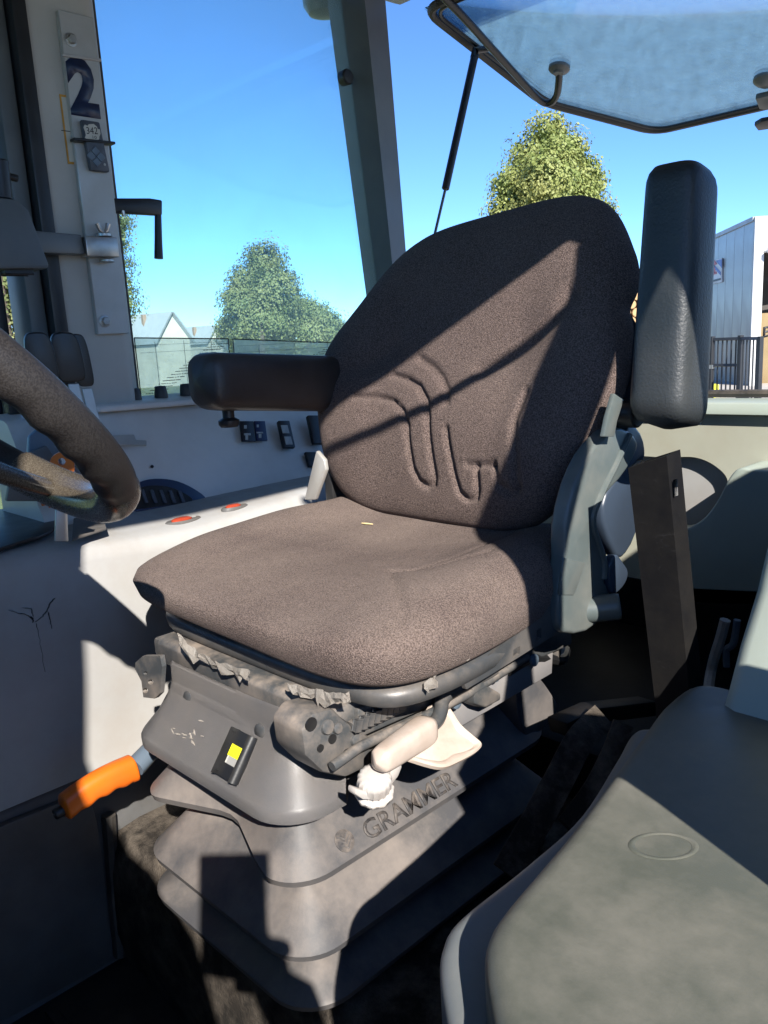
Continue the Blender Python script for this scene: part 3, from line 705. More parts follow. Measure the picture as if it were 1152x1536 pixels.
def back_pt(s, t, side):
    a, b, m = sq2se(s, t, 6.5)
    vt = .472-.018*abs(a)**4-.016*a; vb = .0+.006*abs(a)**4
    v = lerp(vb, vt, (b+1)/2)
    u = a*interp(wtab, v)*(1+((-.13+.215*sstep(.24, .38, v)-.035*math.exp(-((v-.305)/.018)**2)) if a < 0 else 0)*sstep(0, .7, abs(a)))
    rim_ = (max(0, 1-m**3.2))**(1/2.3)
    bol = sstep(.38, .93, abs(a))*interp([(0, .35), (.10, .8), (.2, 1), (.28, .9), (.36, .5), (.44, .1), (.5, 0)], v)
    if side > 0:
        d = .046*rim_
        d += rim_*.042*bol+.012*bol*(1-rim_)
        d += rim_*.012*math.exp(-((v-.13)/.07)**2)*(1-sstep(.5, .8, abs(a)))
        if m < .97:
            p = V(u, v, 0)
            for cr, dp, wdt in gro:
                dd = seg_d(p, cr)
                if dd < .03: d -= dp*math.exp(-(dd/wdt)**2)
        d += rim_*.0015*noise.noise(V(u*10, v*10, 5))
    else:
        d = -.014*rim_+.012*bol*(1-rim_)
    d -= .014*(max(0, v)/.47)**2
    return BP+BU*u+BV*v+BN*d
obj('backrest', pillow(back_pt, 170, 150), M['fabric'], seat, smooth=80)
def shell_pt(s, t, side):
    v = lerp(.05, .41-.05*abs(s)**3, (t+1)/2); u = s*(interp(wtab, v)-.03)
    m = max(abs(s), abs(t)); rim_ = (max(0, 1-m**4))**(1/3)
    d = (-.016-.045*rim_) if side > 0 else (-.015-.008*rim_)
    return BP+BU*u+BV*v+BN*(d-.014*(v/.47)**2)
obj('back_shell', pillow(shell_pt, 24, 24), M['bluegrey'], seat, smooth=60)

# ---- armrests
def arm_pad(a, b, wa, wb, ha, hb, side, upv, n=28, bend=None, endr=.5):
    """rounded pad from a to b; half widths along `side`, half heights along `upv`"""
    a, b = Vector(a), Vector(b); ax = (b-a).normalized(); Ls = []
    for i in range(n+1):
        f = i/n; c = a.lerp(b, f)
        e0 = min(1, f/.12); e1 = min(1, (1-f)/.10)
        k = (1-(1-e0)**2.6)**(1/2.6)*(1-(1-e1)**2.6)**(1/2.6)
        k = max(k, .02); ww, hh = lerp(wa, wb, f), lerp(ha, hb, f)
        if bend: c = c+upv*bend(f)
        lp_ = []
        for j in range(32):
            t = 2*math.pi*j/32; cs, sn = math.cos(t), math.sin(t)
            lp_.append(c+side*(ww*(.55+.45*k)*k**.4*math.copysign(abs(cs)**.55, cs))+upv*(hh*(.45+.55*k)*k**.4*math.copysign(abs(sn)**.55, sn)))
        Ls.append(lp_)
    return loft(Ls)
# far armrest, folded down
a0, a1 = AX(281, 563, 1.02), AX(500, 588, 1.02)
ra = arm_pad(V(1.045, a0.y-.028, -.044), V(1.045, -.915, -.068), .040, .040, .042, .046, V(1, 0, 0), V(0, 0, 1), 34)
obj('armrest', ra, M['vinyl_brown'], seat, smooth=70, label='dark armrest folded down beside the console')
obj('armrest_knob', lathe(V(1.05, -.70, -.116), V(0, 0, 1), [(0, .013), (.004, .016), (.010, .016), (.014, .009), (.035, .009)], 18), M['black'], seat)
# near armrest, folded up
b0 = AX(962, 628, .46); t0 = AX(1022, 250, .47)
dirv = (V(.462, -.995, .195)-V(.462, -.925, -.125)).normalized()
fr = V(1, 0, 0); sd = fr.cross(dirv).normalized()
la = arm_pad(V(.460, -.918, -.122), V(.460, -.946, .176), .038, .033, .042, .037, fr, sd, 40, bend=lambda f: 0)
obj('armrest', la, M['vinyl'], seat, smooth=70, label='black vinyl armrest folded up beside the backrest')
# ---- recliner bracket on the near side
def px_poly(pts, x): return [AX(px, py, x) for px, py in pts]
brk = px_poly([(905, 655), (922, 640), (944, 646), (958, 664), (950, 690), (930, 720), (908, 745), (897, 775), (898, 800), (912, 840), (908, 872), (918, 892), (905, 925), (880, 948), (846, 950), (838, 925), (840, 880), (848, 838), (848, 790), (862, 728), (884, 680)], .522)
obj('recliner_bracket', prism(spline(brk, 2, True), (.022, 0, 0), .006, 3), M['bracket'], seat, smooth=50)
obj('bracket_cover', prism(px_poly([(846, 836), (879, 845), (862, 893), (840, 893)], .5205), (.004, 0, 0), .0015), M['bracket'], seat)
obj('bracket_rib', tube(spline(px_poly([(944, 652), (922, 700), (900, 745), (889, 785), (905, 838), (905, 868)], .522), 5), .0045, 8), M['bracket'], seat)
lobe = px_poly([(935, 640), (955, 640), (967, 662), (968, 690), (950, 700), (960, 760), (955, 800), (940, 830), (925, 835), (905, 780), (910, 740), (935, 700)], .55)
obj('inner_plate', prism(spline(lobe, 2, True), (.02, 0, 0), .005, 2), M['navy_shade'], seat, smooth=50)
kc = AX(903, 912, .515); obj('recliner_bolt', lathe(kc, V(-.75, -.45, .12), [(-.03, .017), (.018, .0165), (.022, .0155), (.0225, .0115), (.019, .011), (.019, 0)], 24), M['bracket'], seat)
obj('recline_lever', prism(spline(px_poly([(915, 850), (925, 832), (934, 842), (943, 858), (938, 876), (925, 890), (918, 886)], .515), 3, True), (.012, 0, 0), .003, 2), M['navy_shade'], seat, smooth=50)
obj('armrest_mount', prism(px_poly([(922, 590), (936, 600), (926, 632), (922, 655), (906, 655), (912, 625)], .507), (.006, 0, 0), .001), M['bracket'], seat)
obj('armrest_pivot', cyl(V(.50, -.925, -.105), V(.56, -.925, -.105), .018, 18, .002), M['black'], seat)
# far-side bracket
obj('recliner_bracket', prism([AY(474, 676, -.80), AY(486, 690, -.80), AY(488, 705, -.80), AY(472, 750, -.80), AY(456, 750, -.80), AY(468, 700, -.80)], (0, -.008, 0), .002), M['alu'], seat, label='pale steel strip at the far side of the backrest')
obj('recliner_plate', box((1.01, -.98, -.34), (1.03, -.86, -.18), .005), M['black'], seat)

# ---- seat pan under the cushion
def pan():
    L = []
    for m, z in ((.93, -.340), (.955, -.344), (.962, -.350), (.955, -.360), (.93, -.364), (.60, -.360)):
        lp_ = []
        for i in range(120):
            th = 2*math.pi*i/120; c_, s_ = math.cos(th), math.sin(th); mm = max(abs(c_), abs(s_))
            a, b, _ = sq2se(c_/mm*m, s_/mm*m, 5.6)
            lp_.append(V(CX+(CHX-.004+(.0 if a > 0 else 0))*a*(1-(.03 if a > 0 else .11)*sstep(.5, -1, b)), CYM+(CHY-.004)*b-.014*sstep(.3, 1, b)*sstep(-1.0, -.6, a), z))
        L.append(lp_)
    return loft(L, True, True)
obj('seat_pan', pan(), M['pan'], seat, smooth=60)
# side plate of the pan with square holes
def sidepl():
    x = .533; outer = px_poly([(690, 1012), (740, 978), (790, 938), (838, 898), (842, 946), (800, 972), (740, 1010), (700, 1034)], x)
    def q(px, py, w_=5, h_=6): return px_poly([(px-w_, py-h_+3), (px+w_, py-h_-3), (px+w_, py+h_-3), (px-w_, py+h_+3)], x)
    return plate_holes(outer, [q(775, 978), q(808, 952, 4, 8), q(736, 1000, 6, 4)], (.006, 0, 0))
obj('pan_side', sidepl(), M['pan'], seat, smooth=20)
obj('pan_inner', box((.556, -.90, -.372), (.566, -.60, -.332)), M['alu'], seat, smooth=0)
# torn cover scraps
def scrap(pts3, wd, seed):
    rnd = random.Random(seed); bm = bmesh.new(); up_, lo_ = [], []
    pts3 = spline(pts3, 5)
    for i, p in enumerate(pts3):
        k = math.sin(math.pi*(i+.5)/len(pts3))
        up_.append(p+V(rnd.uniform(-.002, .002), rnd.uniform(-.002, .002), .004+rnd.uniform(0, .003)))
        lo_.append(p+V(rnd.uniform(-.006, .003)-.002, rnd.uniform(-.004, .006), -wd*.8*(.15+k*rnd.uniform(.15, 1.0)**1.5)))
    mid = [a.lerp(b, .5)+V(rnd.uniform(-.003, .001), rnd.uniform(.0, .004), 0) for a, b in zip(up_, lo_)]
    bm = loft([up_, mid, lo_], False, False)
    g_ = bmesh.ops.solidify(bm, geom=list(bm.faces), thickness=.0008)
    return bm
for i, (pp, wd) in enumerate([([AY(268, 955, -.472), AY(300, 985, -.474), AY(340, 1003, -.476), AY(378, 1014, -.478)], .017), ([AY(432, 1032, -.478), AY(470, 1040, -.480), AY(500, 1046, -.482), AY(524, 1048, -.484)], .014), ([AX(640, 1030, .530), AX(654, 1018, .530)], .012), ([AX(690, 985, .528), AX(708, 974, .528), AX(728, 968, .528)], .009)]):
    obj('torn_cover', scrap(pp, wd, i), M['foam'], seat, smooth=0)

# ---- upper steel frame
obj('top_tray', box((.60, -.90, -.392), (.955, -.486, -.365), .006), M['steel_dark'], seat)
obj('front_rail', prism([V(.63, -.510, -.362), V(.63, -.490, -.364), V(.63, -.484, -.369), V(.63, -.484, -.394), V(.63, -.510, -.394)], (.31, 0, 0), .002), M['steel_dark'], seat)
def endpl():
    y = -.449; o = [AY(px, py, y) for px, py in ((203, 994), (214, 984), (240, 984), (243, 1000), (240, 1040), (232, 1048), (215, 1046), (212, 1022), (203, 1004))]
    def h(px, py, r): return [AY(px+r*math.cos(a), py+r*math.sin(a), y) for a in [2*math.pi*k/10 for k in range(10)]]
    return plate_holes(o, [h(218, 1010, 3), h(218, 1036, 4), h(226, 1023, 4)], (0, -.006, 0))
obj('end_plate', endpl(), M['steel_dark'], seat, smooth=25)
# dusty front corner block on the near side with bosses
cb = obj('corner_block', prism(px_poly([(452, 1095), (470, 1070), (500, 1062), (516, 1078), (560, 1108), (556, 1150), (520, 1168), (485, 1160), (458, 1135)], .592), (.05, 0, 0), .006, 2), M['steel_dark'], seat)
for px, py, r in ((466, 1086, .007), (498, 1108, .005), (520, 1132, .0065), (480, 1122, .004)):
    obj('hole', lathe(AX(px, py, .5915), V(-1, 0, 0), [(0, r), (.0015, r), (.0016, r*.3)], 14), M['black'], seat)
for px, py, r in ((490, 1090, .008), (505, 1092, .006), (533, 1110, .007)):
    obj('boss', lathe(AX(px, py, .592), V(-1, 0, .2), [(0, r), (.003, r*.9), (.004, r*.4), (.004, 0)], 14), M['steel_dark'], seat)
# side rail with toothed rack
obj('slide_rail', prism([V(.594, -.52, -.372), V(.594, -.52, -.405), V(.594, -.92, -.425), V(.594, -.92, -.385)], (.03, 0, 0), .003), M['steel_dark'], seat)
obj('rack', prism(px_poly([(528, 1085), (605, 1050), (612, 1066), (535, 1102)], .588), (.008, 0, 0), .001), M['steel_dark'], seat)
for k in range(8):
    f = k/7; p = AX(lerp(536, 602, f), lerp(1088, 1056, f), .586)
    obj('tooth', obox(p, V(.003, 0, 0), V(0, -.0032, -.001), V(0, -.002, .006), .0008, 1), M['pan'], seat)
obj('lower_rail', prism(px_poly([(530, 1120), (690, 1040), (765, 1005), (845, 960), (842, 985), (790, 1020), (700, 1075), (545, 1160)], .606), (.012, 0, 0), .002), M['steel_dark'], seat)
obj('side_web', prism(px_poly([(640, 1080), (690, 1030), (770, 1000), (830, 970), (828, 1010), (760, 1050), (700, 1085), (655, 1110)], .598), (.006, 0, 0), .001), M['housing'], seat)
obj('slide_rod', tube(px_poly([(498, 1150), (540, 1120), (640, 1073), (700, 1042), (790, 985)], .580), .0055, 10), M['steel_dark'], seat)
for px, py in ((683, 1053), (742, 1013), (596, 1052), (800, 990)):
    obj('bolt', lathe(AX(px, py, .590), V(-1, 0, .1), [(0, .0085), (.003, .008), (.005, .005), (.0055, 0)], 14), M['bluegrey'], seat)
clip = px_poly([(708, 1028), (722, 1020), (735, 1030), (752, 1040), (752, 1050), (730, 1062), (712, 1056)], .575)
obj('clip', prism(clip, (.02, 0, -.004), .003), M['steel_dark'], seat)

# ---- plastic apron with level window
def apron():
    path = []
    hx, cy, hy = .170, -.65, .215; r = .055; CX_ = CX+.017
    # from the far rear along the far side, round the front, to just past the near corner
    def base(ins, rr):
        x0, x1, yf = CX_-hx+ins, CX_+hx-ins, cy+hy-ins
        pts = [V(x1, yf-.30, 0)]
        pts += [V(x1, lerp(yf-.26, yf-rr, k/8), 0) for k in range(9)]
        pts += [V(x1-rr+rr*math.cos(a), yf-rr+rr*math.sin(a), 0) for a in [math.pi/2*k/8 for k in range(1, 8)]]
        pts += [V(lerp(x1-rr, x0+rr, k/16), yf, 0) for k in range(17)]
        pts += [V(x0+rr-rr*math.sin(a), yf-rr+rr*math.cos(a), 0) for a in [math.pi/2*k/8 for k in range(1, 9)]]
        pts += [V(x0, lerp(yf-rr, yf-.082, k/3), 0) for k in (1, 2, 3)]
        return pts
    L = []
    for ins, rr, z in ((.048, .012, -.384), (.046, .012, -.388), (.045, .014, -.410), (.041, .020, -.422), (.022, .042, -.450), (.003, .055, -.474), (0, .057, -.479), (.0005, .057, -.490), (.014, .045, -.496), (.055, .02, -.506)):
        L.append([p+V(0, 0, z+(.006*sstep(.75, .60, p.x) if z > -.42 else 0)) for p in base(ins, rr)])
    bm = loft(L, False, False); bmesh.ops.solidify(bm, geom=list(bm.faces), thickness=-.003)
    return bm
apo = obj('apron', apron(), M['housing'], seat, smooth=50)
for px, py in ((283, 1048), (391, 1098)):
    c = AY(px, py, -.4785); obj('plug', lathe(c, V(0, 1, .05), [(-.006, .0098), (.0015, .0098), (.003, .008), (.0035, 0)], 18), M['pan'], seat)
rnd = random.Random(4)
for k in range(16):
    x = 283+rnd.gauss(0, 14); y = 1102+rnd.gauss(0, 10); l_ = rnd.uniform(3, 10); an = rnd.choice((.2, 1.35, 1.1))
    wn0 = V(0, .80, .60).normalized(); q0 = V(0, -.4565, -.4495)
    p0, p1 = AP(x, y, q0, wn0), AP(x+l_*math.cos(an), y+l_*math.sin(an), q0, wn0)
    obj('scuff', tube([p0, p0.lerp(p1, .5)+V(0, .0004, 0), p1], [.0004, rnd.uniform(.0007, .0016), .0004], 5), M['dustmark'], apo)
# level window
wnn = V(0, .80, .60).normalized(); wn_c = AP(360, 1136, V(0, -.457, -.450), wnn); wu = V(1, 0, 0); wv_ = wnn.cross(wu).normalized()
wv_ = -wv_ if wv_.z < 0 else wv_
obj('level_window', obox(wn_c, wu*.0165, wv_*.019, wnn*.009, .0075, 4), M['black'], seat, smooth=50)
obj('level_tag', obox(wn_c+wnn*.0078-wu*.001+wv_*.004, wu*.0095, wv_*.0055, wnn*.0025, .001, 1), M['yellow'], seat)
obj('level_slot', obox(wn_c+wnn*.0072-wu*.001-wv_*.0065, wu*.0095, wv_*.0035, wnn*.0022, .001, 1), M['alu'], seat)

# ---- rubber bellows
def bellows():
    cyB, hyB, bx = -.678, .243, CX+.016
    H1, H2, H3 = .167, .174, .180
    spec = [(H1, .050, .016, -.500), (H1, .040, .026, -.512), (H1, .004, .052, -.554), (H1, 0, .056, -.558), (H1, .002, .056, -.566), (H1, .018, .040, -.577), (H1, .056, .008, -.5805),
            (H2, .056, .008, -.588), (H2, .050, .012, -.594), (H2, .004, .054, -.641), (H2, 0, .056, -.645), (H2, .002, .056, -.653), (H2, .018, .040, -.664), (H2, .054, .008, -.668),
            (H3, .054, .008, -.674), (H3, .048, .012, -.679), (H3, .004, .056, -.702), (H3, 0, .060, -.706), (H3, .002, .060, -.714), (H3, .018, .045, -.722), (H3, .03, .04, -.738)]
    L = []
    for hx, ins, r, z in spec:
        lp_ = rrect(bx, cyB, hx-ins, hyB+(hx-H1)*.1-ins, r, z, 40, 10)
        if -.5808 < z < -.505:
            k = 1.0 if z < -.55 else .35
            for v in lp_:
                if v.y > -.50:
                    w_ = interp([(.640, 0), (.665, .04), (.700, .30), (.770, .96), (.788, 1), (.806, .93), (.915, .06), (.95, 0)], v.x)
                    v.y -= .040*w_*k; v.z += .008*w_*k
        L.append(lp_)
    return loft(L, True, True)
bel = obj('bellows', bellows(), M['bellows'], seat, smooth=28)
# embossed wordmark on the upper fold
lp0 = V(CX+.016-.167+.004, 0, -.554); lp1 = V(CX+.016-.167+.040, 0, -.512)
sl_u = (lp1-lp0).normalized(); sl_n = V(-sl_u.z, 0, sl_u.x).normalized()
if sl_n.x > 0: sl_n = -sl_n
def text_mesh(body, size, depth, font_bold=True, offset=0):
    cu = bpy.data.curves.new('t', 'FONT'); cu.body = body; cu.size = size; cu.extrude = depth; cu.align_x = 'CENTER'; cu.align_y = 'CENTER'; cu.offset = offset; cu.resolution_u = 3
    o = bpy.data.objects.new('t', cu); COL.objects.link(o)
    dg = bpy.context.evaluated_depsgraph_get(); me = bpy.data.meshes.new_from_object(o.evaluated_get(dg)); bpy.data.objects.remove(o)
    return me
def place_text(name, body, c, ux, uy, width, height, mat, parent, offset=.0, depth=.0006, size=1):
    me = text_mesh(body, 1, 0.0, offset=offset)
    xs = [v.co.x for v in me.vertices]; ys = [v.co.y for v in me.vertices]
    x0, x1, y0, y1 = min(xs), max(xs), min(ys), max(ys)
    nrm = ux.cross(uy).normalized()
    for v in me.vertices:
        a = (v.co.x-(x0+x1)/2)/(x1-x0)*width; b = (v.co.y-(y0+y1)/2)/(y1-y0)*height
        v.co = c+ux*a+uy*b
    bm = bmesh.new(); bm.from_mesh(me); bpy.data.meshes.remove(me)
    g_ = bmesh.ops.extrude_face_region(bm, geom=list(bm.faces))
    for v in g_['geom']:
        if isinstance(v, bmesh.types.BMVert): v.co += nrm*depth
    return obj(name, bm, mat, parent, smooth=0)
tpl = lp0+sl_n*.0006
ta, tb = AP(543, 1242, tpl, sl_n), AP(684, 1172, tpl, sl_n)
tc = (ta+tb)/2
place_text('wordmark', 'GRAMMER', tc, V(0, -1, 0), sl_u, abs(tb.y-ta.y), .022, M['logo'], bel, offset=.012, depth=.0010)
# badge: round disc with stalk pattern
bc_ = AP(517, 1261, tpl, sl_n)
obj('badge_disc', lathe(bc_-sl_n*.001, sl_n, [(0, .0125), (.0012, .0125), (.0014, .0115), (.0014, 0)], 24), M['logo'], bel)
uy_ = sl_u; ux_ = V(0, -1, 0)
for sgn in (-1, 1):
    for k in range(3):
        p0 = bc_+uy_*(-.009+.005*k)+sl_n*.0008; p1 = p0+ux_*sgn*.008+uy_*.006
        obj('badge_stalk', tube([p0, p0.lerp(p1, .5)+uy_*.0012, p1], .0009, 5), M['bellows'], bel)

# ---- adjuster handles
hs = empty('t', (0, 0, 0), 'x', 'x'); bpy.data.objects.remove(hs)
ga, gb = AX(572, 1140, .548), AX(642, 1092, .566)
L = []; axd = (gb-ga).normalized(); n_ = 18
gs = axd.cross(V(0, 0, 1)).normalized(); gu = gs.cross(axd)
for i in range(n_+1):
    f = i/n_; k = (1-abs(2*f-1)**7)**(1/4) if 0 < f < 1 else .05
    c = ga.lerp(gb, lerp(-.10, 1.05, f))
    wd = lerp(.0115, .0155, f)*k; ht = lerp(.0125, .0165, f)*k
    L.append([c+gs*(wd*math.copysign(abs(math.cos(t))**.6, math.cos(t)))+gu*(ht*math.copysign(abs(math.sin(t))**.6, math.sin(t))) for t in [2*math.pi*j/20 for j in range(20)]])
obj('adjuster_grip', loft(L), M['beige'], seat, smooth=60)
obj('adjuster_rod', tube(spline([AX(636, 1096, .566), AX(654, 1082, .568), AX(661, 1066, .572), AX(664, 1050, .578), AX(680, 1036, .582), AX(740, 1006, .584)], 6), .0082, 12), M['pan'], seat)
# paddle lever
pd = [(640, 1062, .592), (664, 1064, .590), (690, 1088, .565), (716, 1106, .546), (720, 1120, .543), (708, 1134, .541), (680, 1150, .541), (662, 1157, .541), (646, 1152, .543), (612, 1132, .552), (608, 1126, .556), (630, 1095, .572)]
pdv = [AX(a, b, c) for a, b, c in pd]
cpd = sum(pdv, V(0, 0, 0))/len(pdv); nn = (pdv[4]-pdv[0]).cross(pdv[8]-pdv[0]).normalized()
if nn.x > 0: nn = -nn
pdv = [p-nn*(p-cpd).dot(nn) for p in pdv]
def paddle():
    pl = spline(pdv, 4, True); n = len(pl); Ls = []
    for ins, dz in ((.02, .0015), (.010, .0012), (.006, .0045), (.0025, .005), (0, .003), (0, -.002), (.003, -.004), (.02, -.004)):
        Ls.append([p+(cpd-p).normalized()*min(ins, (cpd-p).length*.8)+nn*dz for p in pl])
    return loft(Ls)
obj('paddle_lever', paddle(), M['beige'], seat, smooth=40)
# ribbed white knob
kc = AX(562, 1170, .556); ka = V(-.35, .25, .9).normalized()
def knurl(c, ax, prof, nr, amp, seg=72):
    ref = V(1, 0, 0); nx = ax.cross(ref).normalized(); ny = ax.cross(nx)
    return loft([[c+ax*h+(nx*math.cos(a)+ny*math.sin(a))*(r*(1+amp*max(0, math.cos(nr*a)))) for a in [2*math.pi*k/seg for k in range(seg)]] for h, r in prof])
obj('adjuster_knob', knurl(kc-ka*.012, ka, [(0, .012), (.002, .0165), (.012, .0168), (.017, .0160), (.019, .012), (.019, .0001)], 18, .06), M['white_plastic'], seat, smooth=60)
obj('knob_skirt', knurl(kc-ka*.024, ka, [(0, .015), (.003, .0195), (.007, .0195), (.009, .016), (.009, .0001)], 10, .05), M['white_plastic'], seat, smooth=60)
wing = px_poly([(575, 1178), (600, 1140), (604, 1150), (598, 1165), (580, 1188), (562, 1200), (545, 1200), (533, 1192), (534, 1182), (552, 1188)], .552)
obj('knob_wing', prism(wing, (.012, 0, 0), .002), M['white_plastic'], seat)
# rear rubber flaps behind the bellows
obj('rear_flap', prism(spline([AX(800, 1010, .63), AX(830, 1045, .63), AX(836, 1062, .63), AX(830, 1078, .63), AX(790, 1105, .63), AX(775, 1040, .63)], 4, True), (.05, 0, 0), .01, 3), M['bellows'], seat, smooth=60)
obj('air_hose', tube(spline([AX(760, 1006, .60), AX(800, 985, .60), AX(840, 990, .62), AX(848, 975, .66)], 6), .008, 8), M['black'], seat)

# ================================================================== PARKING BRAKE
pb = empty('parking_brake', AX(235, 1138, 1.02), 'orange gripped parking brake lever with black button at the seat base', 'brake lever')
pa, pc = AX(92, 1214, 1.0), AX(204, 1150, 1.0)
def grip():
    L = []; n = 60; ax = (pc-pa).normalized(); s_ = ax.cross(V(0, 0, 1)).normalized(); u_ = s_.cross(ax)
    for i in range(n+1):
        f = i/n; k = min(1, (1-(1-min(1, f/.06))**2)**.5+.02, (1-(1-min(1, (1-f)/.05))**2)**.5+.05)
        arch_ = .006*math.sin(math.pi*f)
        und = .0016*math.sin(f*26) if .12 < f < .9 else 0
        w_ = .0145*k; h_ = lerp(.0175, .0195, f)*k
        c = pa.lerp(pc, f)+u_*arch_
        L.append([c+s_*(w_*math.copysign(abs(math.cos(t))**.75, math.cos(t)))+u_*(h_*math.copysign(abs(math.sin(t))**.75, math.sin(t))-(und if math.sin(t) < 0 else 0)*abs(math.sin(t))) for t in [2*math.pi*j/20 for j in range(20)]])
    return loft(L)
obj('grip', grip(), M['orange'], pb, smooth=70)
bd = (pa-pc).normalized()
obj('button', lathe(pa+bd*-.003-V(0, 0, .002), bd, [(0, .0075), (.011, .0078), (.013, .0065), (.0132, .004), (.010, .0035), (.010, 0)], 18), M['black'], pb)
obj('shaft', tube([pc-bd*-.002, pc+(pc-pa)*.28+V(.01, 0, .006), V(1.03, -.60, -.575), V(1.04, -.66, -.66)], [.0145, .0145, .016, .016], 14), M['bluegrey'], pb)

# ================================================================== THINGS ON THE MIDDLE PILLAR
PX = 1.3935
plate = empty('mounting_plate', V(1.395, -.705, .05), 'grey metal strip bolted upright to the pillar with a dark number 2', 'metal plate')
obj('strip', box((PX, -.737, .036), (PX+.0115, -.676, .552), .0015, 1), M['alu'], plate)
for py, pxx in ((60, 106), (482, 157)):
    c = AX(pxx, py, PX); bo = obj('bolt', lathe(c, V(-1, 0, 0), [(0, .0105), (.002, .0105), (.0025, .008)], 20), M['zinc'], plate)
    obj('bolt_head', lathe(c+V(-.002, 0, 0), V(-1, 0, 0), [(0, .0075), (.006, .0075), (.007, .0065), (.0071, 0)], 6), M['zinc'], bo)
nc = (AX(97, 88, PX)+AX(148, 176, PX))/2
place_text('number', '2', AX(124, 131, PX-.0004), V(0, -1, 0), V(0, 0, 1), .052, .092, M['navy'], plate, offset=.055, depth=.0006)
obj('cable_tie', obox(V(PX-.001, -.707, AX(118, 86, PX).z), V(.0025, 0, 0), V(0, .034, -.002), V(0, 0, .0022), .0008, 1), M['white_plastic'], plate)
# warning sticker on the pillar side face
stk = obj('warning_sticker', box(AX(89, 141, 1.4035), AX(110, 141, 1.4045)+V(0, 0, -.112)), M['stickerorange'])
tag(stk, 'orange bordered warning sticker on the pillar beside the number plate', 'sticker')
stw = obj('sticker_field', box(AX(92, 145, 1.4030), AX(110, 145, 1.4034)+V(0, 0, -.104)), M['sticker'], stk, smooth=0)
obj('sticker_line', box(AX(92, 196, 1.4026), AX(110, 196, 1.4029)+V(0, 0, -.0015)), M['ink'], stk, smooth=0)
# remote control
rem = empty('remote_control', AX(140, 262, PX-.012), 'small black remote control with white sticker tied to the metal strip', 'remote control')
ra_, rb_ = AX(118, 181, PX-.001), AX(161, 260, PX-.001)
obj('case', prism([V(PX-.0005, ra_.y, ra_.z), V(PX-.0005, ra_.y-.032, ra_.z), V(PX-.0005, rb_.y, rb_.z), V(PX-.0005, rb_.y+.034, rb_.z)], (-.012, 0, 0), .003, 2), M['button'], rem)
cc = AX(138, 199, PX-.0128); blob = []
for k in range(22):
    t = 2*math.pi*k/22; rr = 1+.12*math.sin(5*t+1)+.08*math.sin(9*t)
    blob.append(cc+V(0, -.0135*rr*math.copysign(abs(math.cos(t))**.6, math.cos(t)), .0125*rr*math.copysign(abs(math.sin(t))**.6, math.sin(t))))
rs = obj('paper_label', prism(blob, (-.0006, 0, 0)), M['sticker'], rem, smooth=0)
place_text('handwriting', '342', AX(138, 196, PX-.0136), V(0, -1, .1).normalized(), V(0, 0, 1), .020, .011, M['ink'], rs, depth=.0002)
place_text('handwriting', '10', AX(142, 206, PX-.0136), V(0, -1, 0), V(0, 0, 1), .007, .005, M['ink'], rs, depth=.0002)
bc2 = AX(144, 235, PX-.0125)
for dy, dz in ((0, .0085), (0, -.0085), (.0085, 0), (-.0085, 0)):
    obj('button', obox(bc2+V(0, dy, dz), V(.0014, 0, 0), V(0, .004, .004), V(0, -.004, .004), .0006, 1), M['icon'] if False else M['bluegrey'], rem)
obj('lamp', lathe(AX(157, 247, PX-.0125), V(-1, 0, 0), [(0, .0022), (.0008, .0022), (.001, 0)], 10), M['icon'], rem)
obj('cable_tie', obox(V(PX-.007, -.706, AX(137, 214, PX).z), V(.008, 0, 0), V(0, .037, -.001), V(0, 0, .0022), .001, 1), M['black'], rem)
# monitor arm clamp and monitor
mon = empty('monitor', AX(40, 405, 1.20), 'black monitor housing on a steel arm clamped to the metal strip', 'monitor')
obj('housing', prism([AX(-60, 290, 1.215), AX(25, 299, 1.215), AX(44, 316, 1.215), AX(74, 397, 1.215), AX(72, 403, 1.215), AX(-60, 403, 1.215)], (.045, 0, 0), .004, 2), M['pillar_dark'], mon)
obj('foot', box(AX(10, 410, 1.225), AX(39, 403, 1.245), .002), M['black'], mon)
obj('neck', cyl(AX(4, 300, 1.235), AX(-2, 240, 1.235), .013, 16, .002), M['black'], mon)
obj('neck_pin', cyl(AX(4, 262, 1.235), AX(26, 268, 1.235), .005, 10), M['black'], mon)
obj('arm', prism([AX(54, 346, 1.335), AX(122, 352, 1.375), AX(128, 381, 1.375), AX(64, 379, 1.335)], (.028, 0, 0), .002), M['pillar_dark'], mon)
cl0 = AX(126, 354, 1.372); cl1 = AX(178, 386, 1.372)
obj('clamp', box((1.368, cl1.y, cl1.z), (1.3925, cl0.y, cl0.z), .002), M['zinc'], mon)
wc = AX(156, 352, 1.38); obj('clamp_washer', cyl(wc+V(0, 0, -.004), wc+V(0, 0, .002), .013, 16, .001), M['zinc'], mon)
for s_ in (-1, 1):
    obj('wing', tube([wc+V(0, 0, .002), wc+V(0, s_*.006, .008), wc+V(0, s_*.010, .018)], [.004, .0035, .0045], 8), M['zinc'], mon)
obj('clamp_washer', cyl(AX(160, 391, 1.38)+V(0, 0, -.003), AX(160, 391, 1.38)+V(0, 0, .002), .013, 16, .001), M['zinc'], mon)
# window crank / latch handle
crk = empty('window_latch', AX(172, 310, 1.41), 'black plastic latch handle with a hanging grip beside the pillar', 'latch handle')
obj('latch_arm', prism([AX(170, 297, 1.41), AX(226, 297, 1.41), AX(244, 300, 1.41), AX(244, 323, 1.41), AX(172, 319, 1.41)], (.014, 0, 0), .003, 2), M['black'], crk)
obj('grip', tube([AX(237, 322, 1.417), AX(237.5, 360, 1.417), AX(238, 388, 1.417)], [.0062, .0070, .0082], 14), M['black'], crk)
obj('screw', cyl(AX(184, 316, 1.405), AX(186, 324, 1.405), .003, 8), M['zinc'], crk)

